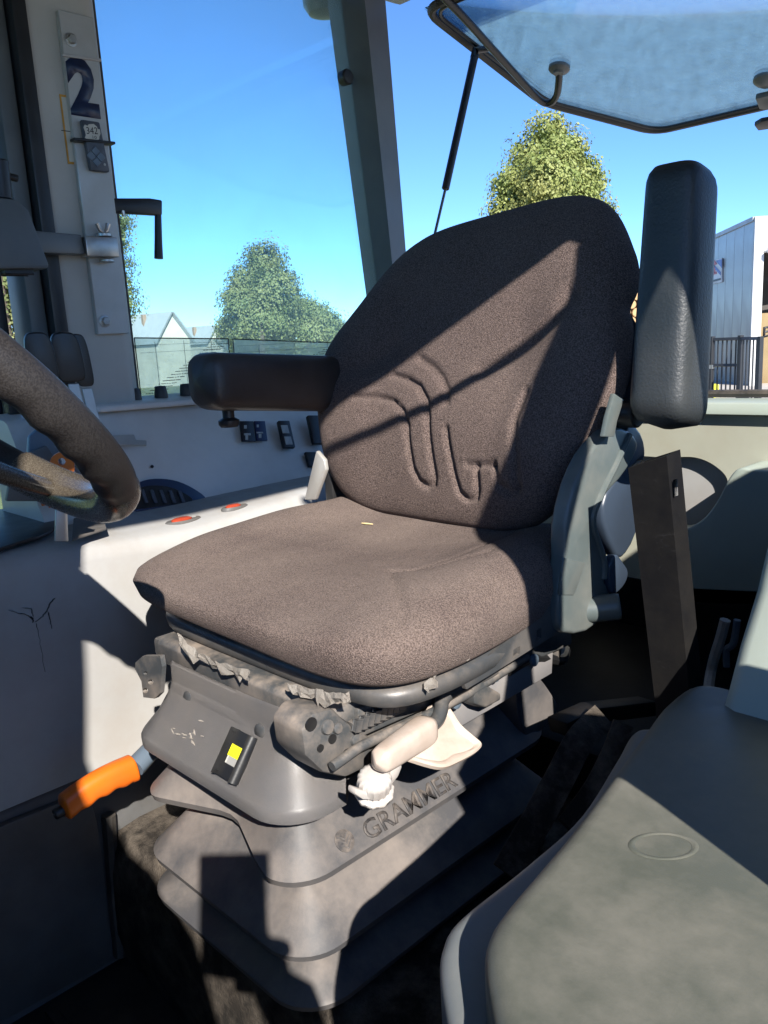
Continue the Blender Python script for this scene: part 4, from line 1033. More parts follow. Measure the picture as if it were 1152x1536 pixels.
# ================================================================== SIDE WINDOW (right)
sw_ = empty('side_window', V(1.505, -1.1, -.08), 'large dusty right side window pane seen past the seat', 'window')
obj('pane', prism([V(1.503, -.79, -.10), V(1.503, -1.50, -.13), V(1.503, -1.42, .76), V(1.503, -.79, .70)], (.005, 0, 0)), M['glass_side'], sw_, smooth=0)
obj('seal', tube([V(1.502, -.796, .80), V(1.502, -.796, -.09)], .004, 6), M['rubber'], sw_)
obj('frame_head', prism([V(1.49, -.79, .665), V(1.49, -1.1, .705), V(1.49, -1.22, .765), V(1.49, -1.45, .795), V(1.49, -1.45, .80), V(1.49, -.79, .80)], (.03, 0, 0)), M['pillar_dark'], sw_, smooth=0)
hg = AX(519, 116, 1.49); obj('hinge_knob', lathe(hg, V(-1, 0, 0), [(-.012, .016), (.006, .017), (.010, .014), (.011, 0)], 20), M['black'], sw_)
# printed foil panels at the foot of the window
def foil(y0, y1, z0a, z0b, z1a, z1b, rows, ps):
    e = obj('foil_panel', prism([V(1.499, y0, z0a), V(1.499, y1, z0b), V(1.499, y1, z1b), V(1.499, y0, z1a)], (.002, 0, 0)), M['film'], None, smooth=0)
    tag(e, ps, 'window foil')
    c = [V(1.4985, y0, z0a), V(1.4985, y1, z0b), V(1.4985, y1, z1b), V(1.4985, y0, z1a)]
    for i in range(4): obj('border', tube([c[i], c[(i+1) % 4]], .0013, 6), M['black'], e)
    rnd = random.Random(3)
    for k in range(rows):
        f = k/(rows-1); fy = lerp(.05, .80, f); fz = lerp(.08, .90, f)
        y = lerp(y0, y1, fy); z = lerp(lerp(z0a, z0b, fy), lerp(z1a, z1b, fy), fz)
        for j in range(7):
            ln = (y1-y0)*rnd.uniform(.012, .03); yy = y+(y1-y0)*.028*j
            obj('print_mark', box((1.4978, yy+ln, z-.0006), (1.4986, yy, z+.0007)), M['ink'], e, smooth=0)
    for k in range(3):
        y = lerp(y0, y1, .2+.3*k); obj('print_line', box((1.4980, y-.0003, lerp(z0a, z0b, .5)+.004), (1.4986, y+.0003, lerp(z1a, z1b, .5)-.004)), M['button'], e, smooth=0)
    for k in range(2):
        z = lerp(z0a, z1a, .75+.12*k); obj('print_line', box((1.4980, y1+.01, z-.0003), (1.4986, y0-.01, z+.0003)), M['button'], e, smooth=0)
    return e
foil(-.80, -1.016, -.088, -.098, .030, .020, 17, 'printed clear foil panel on the side window next to the grey pillar')
foil(-1.028, -1.36, -.098, -.115, .019, -.004, 17, 'printed clear foil panel on the side window behind the armrest')
# work lamp hanging outside above the window
wl = empty('work_lamp', AX(486, -20, 1.62), 'rounded grey green work lamp under the roof edge outside the side window', 'lamp')
obj('lamp_body', lathe(AX(486, -12, 1.62), V(.0, .0, -1), [(-.04, .05), (.0, .054), (.030, .052), (.048, .040), (.055, .018), (.056, 0)], 24), M['bracket'], wl)
obj('lamp_stalk', cyl(AX(486, -60, 1.62), AX(486, -130, 1.62), .015, 12), M['black'], wl)
# ---- front right window with dotted edge print
fw = empty('front_side_window', V(1.50, -.2, -.1), 'front right door glass with black dotted edge print', 'window')
obj('pane', prism([V(1.497, .5, -.34), V(1.497, -.55, -.34), V(1.497, -.55, .76), V(1.497, .5, .76)], (.004, 0, 0)), M['glass_side'], fw, smooth=0)
bm = bmesh.new()
for r_ in range(150):
    for c_ in range(5):
        y = -.528+.0035*c_+.0017*(r_ % 2)+.002; z = .74-.0072*r_
        rad = .0016*(1-c_*.16)
        vs = [bm.verts.new(V(1.4955, y+rad*math.cos(a), z+rad*1.4*math.sin(a))) for a in [2*math.pi*k/6 for k in range(6)]]
        bm.faces.new(vs)
obj('dot_print', bm, M['ink'], fw, smooth=0, kind='stuff')
obj('edge_print', box((1.4950, -.553, -.34), (1.4965, -.525, .76)), M['ink'], fw, smooth=0)

# ================================================================== REAR WINDOW, swung up
rw = empty('rear_window', V(.8, -1.62, .77), 'hazy rear window swung open above the seat with black seal and bent handle rod', 'rear window')
gp = [V(1.46, -1.66, .775), V(1.475, -2.17, .640), V(1.29, -2.48, .585), V(.25, -2.48, .585), V(.07, -2.17, .640), V(.085, -1.66, .775)]
_a = AX(818, 152, 1.46); _b = AY(985, 176, -2.46); _c = AY(1152, 134, -2.46)
gp = [V(1.46, -1.64, .775), V(1.47, _a.y, _a.z), V(_b.x, _b.y, _b.z), V(1.56-_b.x, _b.y, _b.z+.0), V(.09, _a.y, _a.z), V(.10, -1.64, .775)]
pn = (gp[1]-gp[0]).cross(gp[5]-gp[0]).normalized()
if pn.z > 0: pn = -pn
gp = [p-pn*(p-gp[0]).dot(pn) for p in gp]
obj('pane', prism(gp, -pn*.005), M['glass_rear'], rw, smooth=0)
def round_poly(pts, r, n=6):
    out = []; m = len(pts)
    for i in range(m):
        p, a, b = pts[i], pts[i-1], pts[(i+1) % m]; d0 = (a-p).normalized(); d1 = (b-p).normalized()
        s0, s1 = p+d0*r, p+d1*r
        for k in range(n+1):
            t = k/n; out.append(s0*(1-t)**2+p*2*t*(1-t)+s1*t*t)
    return out
rp = round_poly(gp, .05)
obj('seal', tube(rp+[rp[0]], .011, 8), M['rubber'], rw)
cen = sum(gp, V(0, 0, 0))/6
rp2 = [p+(cen-p).normalized()*.022+pn*.004 for p in rp]
obj('inner_seal', tube(rp2+[rp2[0]], .005, 6), M['black'], rw)
def onglass(px, py, lift): return AP(px, py, gp[0]+pn*lift, pn)
rod = [onglass(640, -30, .03), onglass(690, 20, .03), onglass(740, 75, .03), onglass(790, 130, .03), onglass(812, 152, .03), onglass(826, 154, .03), onglass(835, 143, .027), onglass(838, 125, .02), onglass(839, 106, .008)]
obj('handle_rod', tube(spline(rod, 6), .0095, 10), M['black'], rw)
obj('rod_foot', lathe(onglass(839, 101, .0), pn, [(-.002, .028), (.006, .028), (.010, .024), (.012, .015), (.018, .013)], 22), M['pillar_dark'], rw)
kf = onglass(1150, 118, 0); obj('rod_foot', lathe(kf, pn, [(-.002, .032), (.006, .032), (.012, .026), (.02, .012)], 20), M['pillar_dark'], rw)
obj('latch', prism([onglass(1134, 140, .02), onglass(1160, 134, .02), onglass(1160, 158, .02), onglass(1140, 156, .02)], pn*.015, .003), M['pillar_dark'], rw)
obj('latch', prism([onglass(1132, 182, .06), onglass(1142, 176, .06), onglass(1165, 172, .06), onglass(1165, 186, .06), onglass(1138, 190, .06)], pn*.012, .003), M['black'], rw)
# gas strut
gs_ = empty('gas_strut', AX(655, 345, 1.44), 'slim black gas strut holding the rear window open', 'gas strut')
s0, s1 = AX(712, 84, 1.44), AX(668, 284, 1.44); s2 = AX(652, 352, 1.44); s3 = s1+(s2-s1)*2.6
obj('cylinder', cyl(s0, s1, .0098, 16, .002), M['black'], gs_)
obj('rod', cyl(s1-(s1-s0)*.01, s3, .0036, 10), M['pillar_dark'], gs_)
obj('end_fitting', tube([s0+(s0-s1).normalized()*-.004, s0+(s0-s1).normalized()*.022, AX(716, 75, 1.43), AX(738, 72, 1.42)], [.011, .010, .0085, .0075], 12), M['black'], gs_)

# ================================================================== BLACK POST BESIDE THE SEAT
def post():
    y = -.80; t0, t1, b0_, b1_ = AY(942, 702, y), AY(1000, 684, y), AY(985, 1075, y), AY(1036, 1060, y)
    d0 = (b0_-t0)/(t0.z-b0_.z); d1 = (b1_-t1)/(t1.z-b1_.z)
    b0_ = t0+d0*(t0.z+.93); b1_ = t1+d1*(t1.z+.93); D = V(-.003, -.024, .004)
    ring_ = lambda p, q: [p, q, q+D, p+D]
    def inn(r):
        c = sum(r, V(0, 0, 0))/4; return [v+(c-v)*.22 for v in r]
    a, b = ring_(t0, t1), ring_(b0_, b1_); ci = inn(a); ci2 = [p+V(0, 0, -.05) for p in ci]
    return loft([b, a, ci, ci2], True, True)
M['post'] = pbr('post', (.009, .009, .010), (.016, .015, .014), 18, .45, bump=.3, bscale=140, bdist=.001, spec=.06, scratch=.2)
pst = obj('channel_post', bevel(post(), .0015, 1, 20), M['post'], None)
obj('slot', prism([AY(1004, 720, -.803)+V(-.004, 0, 0), AY(1008, 718, -.803)+V(-.004, 0, 0), AY(1009, 742, -.803)+V(-.004, 0, 0), AY(1005, 744, -.803)+V(-.004, 0, 0)], (-.002, 0, 0)), M['alu'], pst, smooth=0)
tag(pst, 'scuffed black steel channel post standing between seat and fender', 'post')
# dark straps / hoses on the floor behind the seat
hb = empty('seat_belt_straps', V(.48, -.85, -.95), 'dusty black webbing straps hanging behind the seat base', 'straps')
def strap(pts, wd, th=.003):
    pts = spline(pts, 6); L = []
    for i, p in enumerate(pts):
        t = (pts[min(i+1, len(pts)-1)]-pts[max(i-1, 0)]).normalized(); s_ = t.cross(V(-.6, .5, .6)).normalized(); n = s_.cross(t)
        L.append([p+s_*wd+n*th, p-s_*wd+n*th, p-s_*wd-n*th, p+s_*wd-n*th])
    return loft(L)
obj('strap', strap([AX(905, 1075, .50), AX(870, 1110, .50), AX(838, 1170, .50), AX(800, 1240, .50), AX(760, 1310, .50)], .017), M['carpet'], hb)
obj('strap', strap([AX(935, 1085, .46), AX(918, 1130, .46), AX(890, 1185, .46), AX(850, 1240, .46)], .012), M['carpet'], hb)
obj('belt_frame', prism([AX(850, 1085, .52), AX(900, 1062, .52), AX(985, 1052, .52), AX(985, 1075, .52), AX(905, 1085, .52), AX(855, 1108, .52)], (.03, 0, 0), .003), M['black_matte'], hb)
cb_ = obj('cable', tube(spline([AY(1088, 930, -1.3), AY(1080, 960, -1.3), AY(1072, 985, -1.3), AY(1066, 1010, -1.3), AY(1062, 1040, -1.25)], 5), .009, 8), M['foam'])
tag(cb_, 'pale ribbed cable end hanging in the dark behind the black post', 'cable')
rd_ = obj('linkage_rod', tube(spline([AY(1106, 930, -1.3), AY(1100, 965, -1.3), AY(1090, 975, -1.3), AY(1090, 1000, -1.3)], 5), .006, 8), M['bluegrey'])
tag(rd_, 'thin blue grey linkage rod in the dark beside the pale cable', 'rod')

# ================================================================== the phone taking the picture, and the hand round it (they cast the shadow on the seat base)
ph = empty('phone', -FWD*.012-UPV*.136, 'flat black phone held up in the doorway', 'phone')
pcn = -FWD*.012+RGT*.012-UPV*.056
obj('phone_body', obox(pcn, RGT*.040, UPV*.081, FWD*.0045, .004, 2), M['black'], ph)
def hand():
    bm = bmesh.new(); parts = []
    o_ = pcn-UPV*.055+RGT*.045-FWD*.012
    parts.append(tube([o_+RGT*.35-UPV*.30-FWD*.22, o_+RGT*.16-UPV*.16-FWD*.10, o_+RGT*.05-UPV*.07-FWD*.03, o_+RGT*.02-UPV*.02-FWD*.012, o_-UPV*.0+RGT*.0-FWD*.012], [.045, .038, .030, .034, .022], 14))
    for k, ln in enumerate((.050, .058, .055, .045)):
        b0 = o_+RGT*.008+UPV*(-.035+.022*k)-FWD*.006
        parts.append(tube(spline([b0, b0+RGT*.004+FWD*.018, b0-RGT*.018+FWD*.026, b0-RGT*ln+FWD*.0225], 4), .0085, 10))
    parts.append(tube(spline([o_-UPV*.01-FWD*.01, o_+UPV*.035-FWD*.012-RGT*.004, o_+UPV*.062-FWD*.012-RGT*.012], 4), .0105, 10))
    return join(*parts)
hd = obj('person', hand(), M['skin'], None, smooth=70); tag(hd, 'bare forearm and hand of the person holding the phone', 'person')
md = hd.modifiers.new('r', 'REMESH'); md.mode = 'VOXEL'; md.voxel_size = .004; md.use_smooth_shade = True

# ================================================================== OUTSIDE
def leaf_mat(name, a, b, c):
    m, t, bs = new_mat(name); co = N(t, 'ShaderNodeTexCoord').outputs['Object']
    oi = N(t, 'ShaderNodeNewGeometry')
    f0, _ = noise_fac(t, co, 2.6, .35, .65, 3)
    cr = mixc(t, math_n(t, 'ADD', math_n(t, 'MULTIPLY', oi.outputs['Random Per Island'], .3), math_n(t, 'MULTIPLY', f0, .7)), a, b)
    f, _ = noise_fac(t, co, .9, .4, .65, 4); cr = mixc(t, math_n(t, 'MULTIPLY', f, .6), cr, c)
    t.links.new(cr, bs.inputs['Base Color']); bs.inputs['Roughness'].default_value = .55
    bs.inputs['Transmission Weight'].default_value = 0
    tl = N(t, 'ShaderNodeBsdfTranslucent'); t.links.new(cr, tl.inputs[0])
    mx = N(t, 'ShaderNodeMixShader', Fac=.28); out = [n for n in t.nodes if n.type == 'OUTPUT_MATERIAL'][0]
    t.links.new(bs.outputs[0], mx.inputs[1]); t.links.new(tl.outputs[0], mx.inputs[2]); t.links.new(mx.outputs[0], out.inputs[0])
    return m
M['leaf_maple'] = leaf_mat('leaf_maple', (.13, .19, .04), (.36, .40, .13), (.42, .40, .14))
M['leaf_green'] = leaf_mat('leaf_green', (.10, .15, .05), (.25, .28, .11), (.30, .30, .12))
M['leaf_dark'] = leaf_mat('leaf_dark', (.045, .075, .025), (.10, .13, .04), (.13, .14, .04))
M['bark'] = pbr('bark', (.10, .08, .06), (.06, .05, .04), 6, .9, bump=.8, bscale=18, bdist=.03)
def tree(base, lobes, nleaf, lsize, lm, label, trunk_r=.14, seed=1, group=None):
    """lobes: list of (offset from base, radii) making the crown"""
    rnd = random.Random(seed); e = empty('tree', base, label, 'tree', group)
    top_ = max(o.z for o, r in lobes)
    tp = [base, base+V(.05, .03, top_*.3), base+V(-.05, .05, top_*.55), base+V(0, 0, top_*.72)]
    parts = [tube(spline(tp, 5), [lerp(trunk_r, trunk_r*.12, i/15) for i in range(16)], 9)]
    for o, r in lobes:
        s_ = base+V(0, 0, o.z*rnd.uniform(.45, .7)); parts.append(tube(spline([s_, s_.lerp(base+o, .5)+V(0, 0, .1), base+o], 4), [lerp(trunk_r*.4, .02, i/8) for i in range(9)], 6))
    obj('trunk', join(*parts), M['bark'], e)
    vs, fs = [], []
    tot = sum(r.x*r.y*r.z for o, r in lobes)
    for o, r in lobes:
        ncl = max(10, int(nleaf/40*(r.x*r.y*r.z)**.67/sum((q.x*q.y*q.z)**.67 for _, q in lobes)))
        for _ in range(ncl):
            d = V(rnd.gauss(0, 1), rnd.gauss(0, 1), rnd.gauss(0, 1)).normalized()
            rad = rnd.uniform(.40, 1.0)**.4*(1+.42*noise.noise(d*2.6+o*3))
            c = base+o+V(d.x*r.x, d.y*r.y, d.z*r.z)*rad
            cs = lsize*rnd.uniform(1.2, 2.9)
            for _k in range(40):
                g_ = V(rnd.gauss(0, 1), rnd.gauss(0, 1), rnd.gauss(0, .8)); g_ = g_*(min(1.7, g_.length)/max(g_.length, 1e-6)); p = c+g_*cs
                nrm = (d+V(rnd.uniform(-1, 1), rnd.uniform(-1, 1), rnd.uniform(-.6, 1))*.6).normalized()
                ux = nrm.cross(V(rnd.uniform(-1, 1), rnd.uniform(-1, 1), .3)).normalized(); uy = nrm.cross(ux)
                l_ = lsize*rnd.uniform(.6, 1.25); k = len(vs)
                vs += [p-ux*l_*.5, p+uy*l_*.38+nrm*l_*.08, p+ux*l_*.55, p-uy*l_*.38+nrm*l_*.08]; fs.append((k, k+1, k+2, k+3))
    me = bpy.data.meshes.new('crown'); me.from_pydata([tuple(v) for v in vs], [], fs); me.update()
    obj('crown', me, lm, e, smooth=0)
    return e
def lob(*a): return [(V(x, y, z), V(r, r2, r3)) for x, y, z, r, r2, r3 in a]
def rv(px, dist, zz): 
    return G(px, dist)
# maple behind the open rear window (about 17 m off)
sR = Vector((RGT.x, RGT.y, 0)).normalized()
def lobes_px(base, dist, items):
    """items: (px, py, radius_px) seen from the cab; depth scatter added"""
    out = []; rnd = random.Random(len(items))
    for px, py, rp_, dd in items:
        dq = dist+dd; r_ = ray(px, py); p = r_*(dq/r_.dot(FWD)); rr = rp_/F_PX*dq
        out.append((p-base, V(rr, rr, rr*.95)))
    return out
tb_ = G(832, 17)
tree(tb_, lobes_px(tb_, 17, [(820, 196, 24, 0), (846, 226, 26, -.3), (798, 236, 30, .2), (866, 262, 30, .1), (824, 268, 44, -.5), (772, 280, 28, .2), (888, 282, 18, .3), (832, 325, 66, 0), (760, 322, 26, .3), (880, 330, 36, .4), (830, 420, 84, 0)]), 80000, .066, M['leaf_maple'], 'yellowing maple tree rising behind the driver seat under the open rear window', .14, 3)
tb_ = G(395, 34)
tree(tb_, lobes_px(tb_, 34, [(398, 392, 26, 0), (385, 425, 38, .5), (412, 440, 36, -.5), (362, 450, 26, 0), (392, 480, 50, 0), (365, 500, 36, 1)]), 44000, .105, M['leaf_green'], 'tall pointed green tree beyond the side window, left of a rounder one', .2, 5)
tb_ = G(462, 36)
tree(tb_, lobes_px(tb_, 36, [(465, 478, 30, 0), (440, 470, 26, 1), (490, 490, 24, 0), (455, 510, 45, 0), (500, 515, 34, 1)]), 34000, .105, M['leaf_green'], 'low rounded green tree beyond the side window close to the seat', .2, 6)
tb_ = G(188, 30)
tree(tb_, lobes_px(tb_, 30, [(176, 330, 20, 0), (168, 360, 24, 0), (160, 400, 34, 0), (165, 450, 40, 0)]), 14000, .10, M['leaf_green'], 'green tree mostly hidden behind the middle pillar', .18, 8)
tb_ = G(20, 20)
tree(tb_, lobes_px(tb_, 20, [(5, 260, 40, 0), (-30, 330, 70, 0), (30, 420, 60, 0), (-20, 440, 80, 0), (25, 500, 50, 0), (-70, 380, 90, 0)]), 30000, .09, M['leaf_green'], 'leafy green tree seen through the front right door glass', .2, 9)

# ---- houses far beyond the side window
M['tile'] = pbr('tile', (.30, .33, .36), (.26, .29, .31), 3, .6, bump=.3, bscale=8, bdist=.05)
M['render'] = pbr('render', (.46, .44, .40), (.40, .38, .34), 2, .8, bump=.1, bscale=20)
M['brick_wall'] = pbr('brick_wall', (.32, .22, .16), (.26, .18, .13), 2, .85)
M['darkglass'] = pbr('darkglass', (.02, .025, .03), None, 3, .15, bump=0)
def house(px_apex, py_apex, half_px, drop_px, ridge_px, dist, label):
    rA = ray(px_apex, py_apex); apex = rA*(dist/rA.dot(FWD))
    k = dist/F_PX; hw = half_px*k; rise = drop_px*k; ln = ridge_px*k*1.2
    right_ = Vector((RGT.x, RGT.y, 0)).normalized(); fw_ = Vector((FWD.x, FWD.y, 0)).normalized()
    back = (-right_*.92+fw_*.40).normalized()*ln     # ridge runs away to the left
    gx = (right_*.85+fw_*.35).normalized()
    e = empty('house', V(apex.x, apex.y, GZ), label, 'house', 'houses beyond the yard')
    ez = apex.z-rise
    A, B = apex-gx*hw, apex+gx*hw; A.z = B.z = ez
    g0, g1 = V(A.x, A.y, GZ), V(B.x, B.y, GZ)
    bm = prism([g0, g1, B-V(0, 0, .02), apex-V(0, 0, .06), A-V(0, 0, .02)], back)
    obj('wall', bm, M['render'], e, smooth=0)
    ov = -back.normalized()*.25
    for P_ in (A, B):
        sd_ = (P_-apex).normalized(); n = sd_.cross(back).normalized(); n = n if n.z > 0 else -n
        q = [apex+ov+n*.02, apex+sd_*((P_-apex).length+.3)+ov+n*.02, apex+sd_*((P_-apex).length+.3)+back+n*.02, apex+back+n*.02]
        rf = obj('roof', prism(q, n*.12), M['tile'], e, smooth=0)
        if P_ is A:
            c = apex+sd_*.9+back*.45; obj('chimney', box(c+V(-.12, -.12, -.1), c+V(.12, .12, .75)), M['brick_wall'], rf, smooth=0)
            c = apex+sd_*(P_-apex).length*.62+back*.86+n*.15
            ux = back.normalized()*.45; uy = sd_*.5; obj('skylight', obox(c, ux, uy, n*.03), M['darkglass'], rf, smooth=0)
    return e
house(255, 469, 25, 40, 66, 52, 'pale gabled house with grey tiled roof and chimney, the larger of two')
house(323, 489, 15, 22, 50, 66, 'pale gabled house with grey tiled roof, the smaller of two, nearer the trees')
# low hedge/fence behind the grass, far left
for i, px in enumerate((8, 26)):
    b = G(px, 13); o = obj('fence_post', box(b+V(-.04, -.04, 0), b+V(.04, .04, 1.15), .01), M['alu']); tag(o, 'pale wooden fence post standing in the grass past the door glass', 'fence post', 'fence posts in the grass')
hdg = obj('hedge', box(G(-60, 40)+V(-.6, -.6, 0), G(-60, 40)+V(.6, .6, 1.2)), M['leaf_dark']); bpy.data.objects.remove(hdg)

# ---- warehouse
M['cladding'] = pbr('cladding', (.25, .235, .22), (.22, .205, .195), .6, .38, .3, bump=0)
M['fascia'] = pbr('fascia', (.36, .38, .40), None, 1, .45, bump=0)
M['white_steel'] = pbr('white_steel', (.62, .62, .60), None, 2, .5, bump=0)
M['wh_dark'] = pbr('wh_dark', (.05, .045, .04), (.08, .07, .06), 1, .8, bump=0)
wd_ = 27.5
cA = G(1126, wd_); 
def hgt(px, py, dist): r = ray(px, py); return (r*(dist/r.dot(Vector((FWD.x, FWD.y, 0)).normalized()))).z
topz = hgt(1126, 326, wd_)
cB = G(944, 54)
e1 = (cB-cA).normalized(); e2 = V(-e1.y, e1.x, 0)
if e2.dot(RGT) < 0: e2 = -e2
Lw = (cB-cA).length*1.25
wh = empty('warehouse', cA, 'grey metal clad warehouse with white corner post and open dark doorway', 'warehouse')
hh_ = topz-GZ
nP = 30
for k in range(nP):
    a = cA+e1*(Lw*k/nP+.012); b = cA+e1*(Lw*(k+1)/nP-.012)
    obj('cladding_panel', prism([V(a.x, a.y, GZ), V(b.x, b.y, GZ), V(b.x, b.y, topz-.12), V(a.x, a.y, topz-.12)], -e2*-.06), M['cladding'], wh, smooth=0)
obj('wall', prism([cA+e2*.08+V(0, 0, 0), cA+e1*Lw+e2*.08, cA+e1*Lw+e2*.08+V(0, 0, hh_-.1), cA+e2*.08+V(0, 0, hh_-.1)], e2*.1), M['cladding'], wh, smooth=0)
obj('roof_edge', prism([cA-e2*.05+V(0, 0, hh_-.12), cA+e1*Lw-e2*.05+V(0, 0, hh_-.12), cA+e1*Lw-e2*.05+V(0, 0, hh_+.02), cA-e2*.05+V(0, 0, hh_+.02)], e2*9), M['fascia'], wh, smooth=0)
fsc = hh_-hgt(1140, 376, wd_)+GZ; 
obj('fascia', prism([cA-e1*.10+e2*.30+V(0, 0, hh_-fsc), cA-e1*.10+e2*9+V(0, 0, hh_-fsc), cA-e1*.10+e2*9+V(0, 0, hh_-.02), cA-e1*.10+e2*.30+V(0, 0, hh_-.02)], e1*.1), M['fascia'], wh, smooth=0)
obj('corner_post', prism([cA-e1*.12, cA-e1*.12+e2*.30, cA-e1*.12+e2*.30+V(0, 0, hh_), cA-e1*.12+V(0, 0, hh_)], e1*.115, .0), M['white_steel'], wh, smooth=0)
obj('back_wall', prism([cA+e1*9, cA+e1*9+e2*9, cA+e1*9+e2*9+V(0, 0, hh_-.2), cA+e1*9+V(0, 0, hh_-.2)], e1*.1), M['wh_dark'], wh, smooth=0)
for k in range(3):
    z = hh_*(.45+.17*k); obj('rafter', prism([cA+e1*(1+2*k)+e2*.3+V(0, 0, z), cA+e1*(1+2*k)+e2*9+V(0, 0, z+1.2), cA+e1*(1+2*k)+e2*9+V(0, 0, z+1.35), cA+e1*(1+2*k)+e2*.3+V(0, 0, z+.15)], e1*.1), M['wh_dark'], wh, smooth=0)
lm_ = empty('wall_lamp', cA+V(0, 0, hh_-fsc-.2)-e1*.2, 'small white flood lamp under the warehouse fascia beside the corner post', 'lamp')
obj('arm', tube([cA-e1*.1+e2*.3+V(0, 0, hh_-fsc-.05), cA-e1*.35+e2*.5+V(0, 0, hh_-fsc-.02)], .04, 8), M['white_steel'], lm_)
obj('head', box(cA-e1*.35+e2*.5+V(-.13, -.13, hh_-fsc-.12), cA-e1*.35+e2*.5+V(.13, .13, hh_-fsc+.04), .02), M['white_steel'], lm_)
# cartons inside the doorway
ct = cA+e1*.8+e2*.55; cz = hgt(1140, 470, wd_+.8)
car = obj('carton_stack', prism([ct, ct+e2*1.6, ct+e2*1.6+V(0, 0, cz-GZ), ct+V(0, 0, cz-GZ)], e1*1.2, .03), pbr('carton', (.30, .22, .11), (.25, .18, .09), 2, .85, bump=0)); tag(car, 'tall brown carton lettered BIG standing in the warehouse doorway', 'carton')
place_text('lettering', 'BIG.', ct+e2*.55-e1*.01+V(0, 0, cz-GZ-.55), (e2+V(0, 0, .18)).normalized(), V(0, 0, 1), .95, .36, M['ink'], car, offset=.02, depth=.004)
# warning coloured sign on the side wall
sa = None
def onwall(px, py, off=-.01):
    n = e2; p0 = cA+n*off; r = ray(px, py); return r*(p0.dot(n)/r.dot(n))
w0, w1, w2, w3 = onwall(1050, 397), onwall(1084, 387), onwall(1084, 423), onwall(1050, 430)
sg = obj('wall_sign', prism([w0, w1, w2, w3], e2*-.04), M['sign_white'] if 'sign_white' in M else pbr('sign_white', (.66, .66, .66), None, 2, .5, bump=0)); tag(sg, 'white sign with red and blue emblem on the warehouse side wall', 'sign')
M['sign_red'] = pbr('sign_red', (.55, .06, .07), None, 2, .5, bump=0); M['sign_blue'] = pbr('sign_blue', (.08, .15, .45), None, 2, .5, bump=0)
def sq(pts, mat, nm='emblem'): obj(nm, prism([onwall(px, py, -.055) for px, py in pts], e2*-.01), mat, sg, smooth=0)
sq([(1062, 392), (1072, 390), (1076, 396), (1062, 402)], M['sign_red']); sq([(1074, 391), (1083, 389), (1083, 402), (1078, 396)], M['sign_blue'])
sq([(1068, 398), (1071, 397), (1081, 408), (1081, 413)], M['sign_blue']); sq([(1058, 411), (1075, 407), (1075, 411), (1058, 415)], M['sign_red']); sq([(1070, 400), (1073, 399), (1073, 410), (1070, 410)], M['sign_red'])
sq([(1058, 423), (1081, 417), (1081, 420), (1058, 426)], M['ink'], 'small_print')

# ---- gate
M['gate'] = pbr('gate', (.035, .038, .042), None, 4, .45, .2, bump=0)
gd = 20.5
ga_, gb_ = G(1040, gd+1.2), G(1112, gd)
gt = empty('bar_gate', (ga_+gb_)/2, 'dark grey steel bar gate in front of the warehouse wall', 'gate')
gtop = hgt(1112, 506, gd)-GZ
dg_ = (gb_-ga_)
def bar(a, b, t, nm, par): 
    d = (b-a).normalized(); s_ = d.cross(V(.3, .5, .1)).normalized(); u_ = s_.cross(d); obj(nm, obox((a+b)/2, d*((b-a).length/2), s_*t, u_*t), M['gate'], par, smooth=0)
for k in range(11):
    p = ga_.lerp(gb_, k/11); bar(p+V(0, 0, .35), p+V(0, 0, gtop-.05), .014, 'bar', gt)
for z in (gtop-.03, gtop*.62, .12, .36): bar(ga_+V(0, 0, z), gb_+V(0, 0, z), .035 if z != .12 else .12, 'rail', gt)
for f in (.42, 1.0): p = ga_.lerp(gb_, f); bar(p+V(0, 0, .0), p+V(0, 0, gtop+.05), .05, 'post', gt)
for f in (.42,): 
    p = ga_.lerp(gb_, f); obj('latch', obox(p+V(0, 0, gtop*.60)-dg_.normalized()*.0, V(.06, 0, 0), V(0, .06, 0), V(0, 0, .05)), M['zinc'], gt, smooth=0)
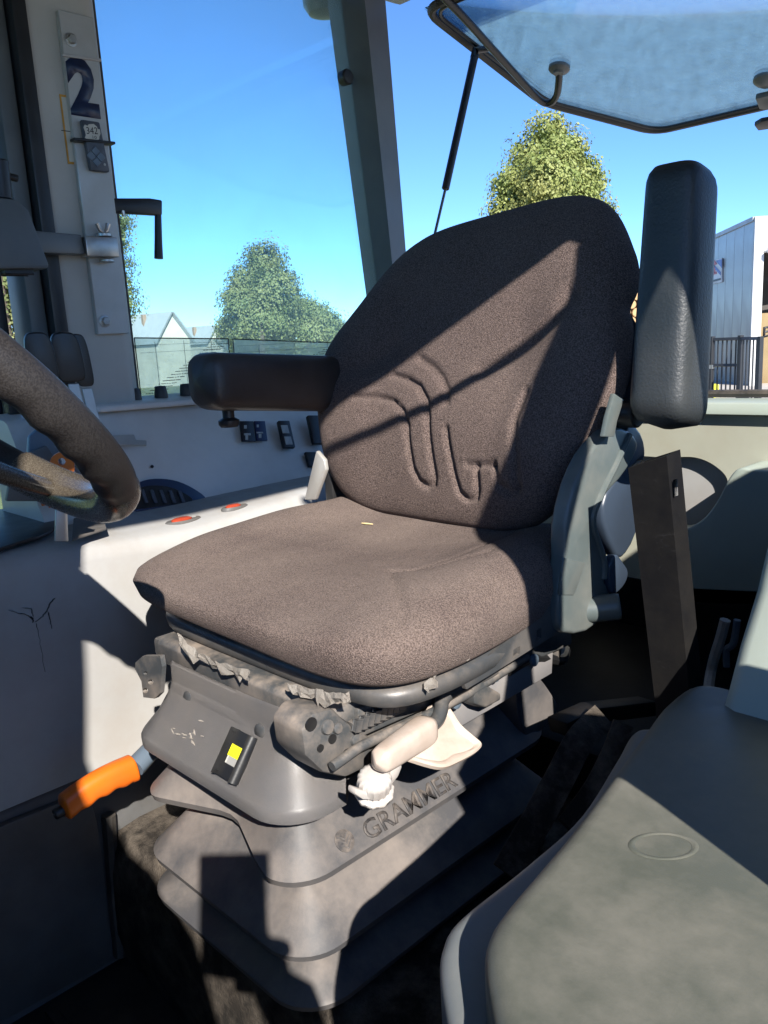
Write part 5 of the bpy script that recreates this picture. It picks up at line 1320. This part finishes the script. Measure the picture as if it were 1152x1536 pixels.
gc_ = G(1142, gd-1.0)
gt2 = empty('bar_gate', (gb_+gc_)/2, 'short dark bar gate wing turned towards the yard beside the longer gate', 'gate')
for k in range(1, 6):
    p = gb_.lerp(gc_, k/6); bar(p+V(0, 0, .30), p+V(0, 0, gtop-.05), .014, 'bar', gt2)
for z in (gtop-.03, .30): bar(gb_.lerp(gc_, .06)+V(0, 0, z), gc_+V(0, 0, z), .035, 'rail', gt2)
bar(gc_, gc_+V(0, 0, gtop+.02), .05, 'post', gt2)
obj('foot', obox((gb_+gc_)/2+V(0, 0, .12), (gc_-gb_)*.45, V(0, .1, 0), V(0, 0, .1)), M['gate'], gt2, smooth=0)
yb = G(1064, 24); yo = obj('yellow_box', box(yb+V(-.25, -.25, 0), yb+V(.25, .25, .42), .06), M['yellow']); tag(yo, 'small yellow machine part standing behind the bar gate', 'machine part')
# grass verge by the gate
gv = [G(1000, 15.5)+V(0, 0, .037), G(1105, 16.5)+V(0, 0, .037), G(1108, 18.2)+V(0, 0, .037), G(1000, 18.6)+V(0, 0, .037)]
obj('verge', prism(gv, (0, 0, .02)), bpy.data.materials['grass'], smooth=0, kind='structure')
# log pile glimpsed between backrest and armrest
M['log'] = pbr('log', (.33, .2, .09), (.22, .13, .06), 8, .8, bump=.3, bscale=40)
M['log_end'] = pbr('log_end', (.50, .33, .16), (.4, .26, .12), 8, .8, bump=.2, bscale=60)
lb = G(945, 25)
for r_ in range(13):
    for c_ in range(3):
        p = lb+sR*(-.40+.30*c_+.15*(r_ % 2))+V(0, 0, .13+.245*r_)
        d = Vector((FWD.x, FWD.y, 0)).normalized()
        lg = obj('log', lathe(p, d, [(0, .135), (.02, .14), (1.4, .14)], 12), M['log']); tag(lg, 'cut log in the pile behind the seat backrest, in front of the warehouse', 'log', 'logs stacked in front of the warehouse')
        obj('cut_face', lathe(p-d*.004, d, [(0, .12), (.003, .12)], 12), M['log_end'], lg)

# ================================================================== lift everything to its real height
for o in S.objects:
    if o.parent is None: o.location.z += LIFT
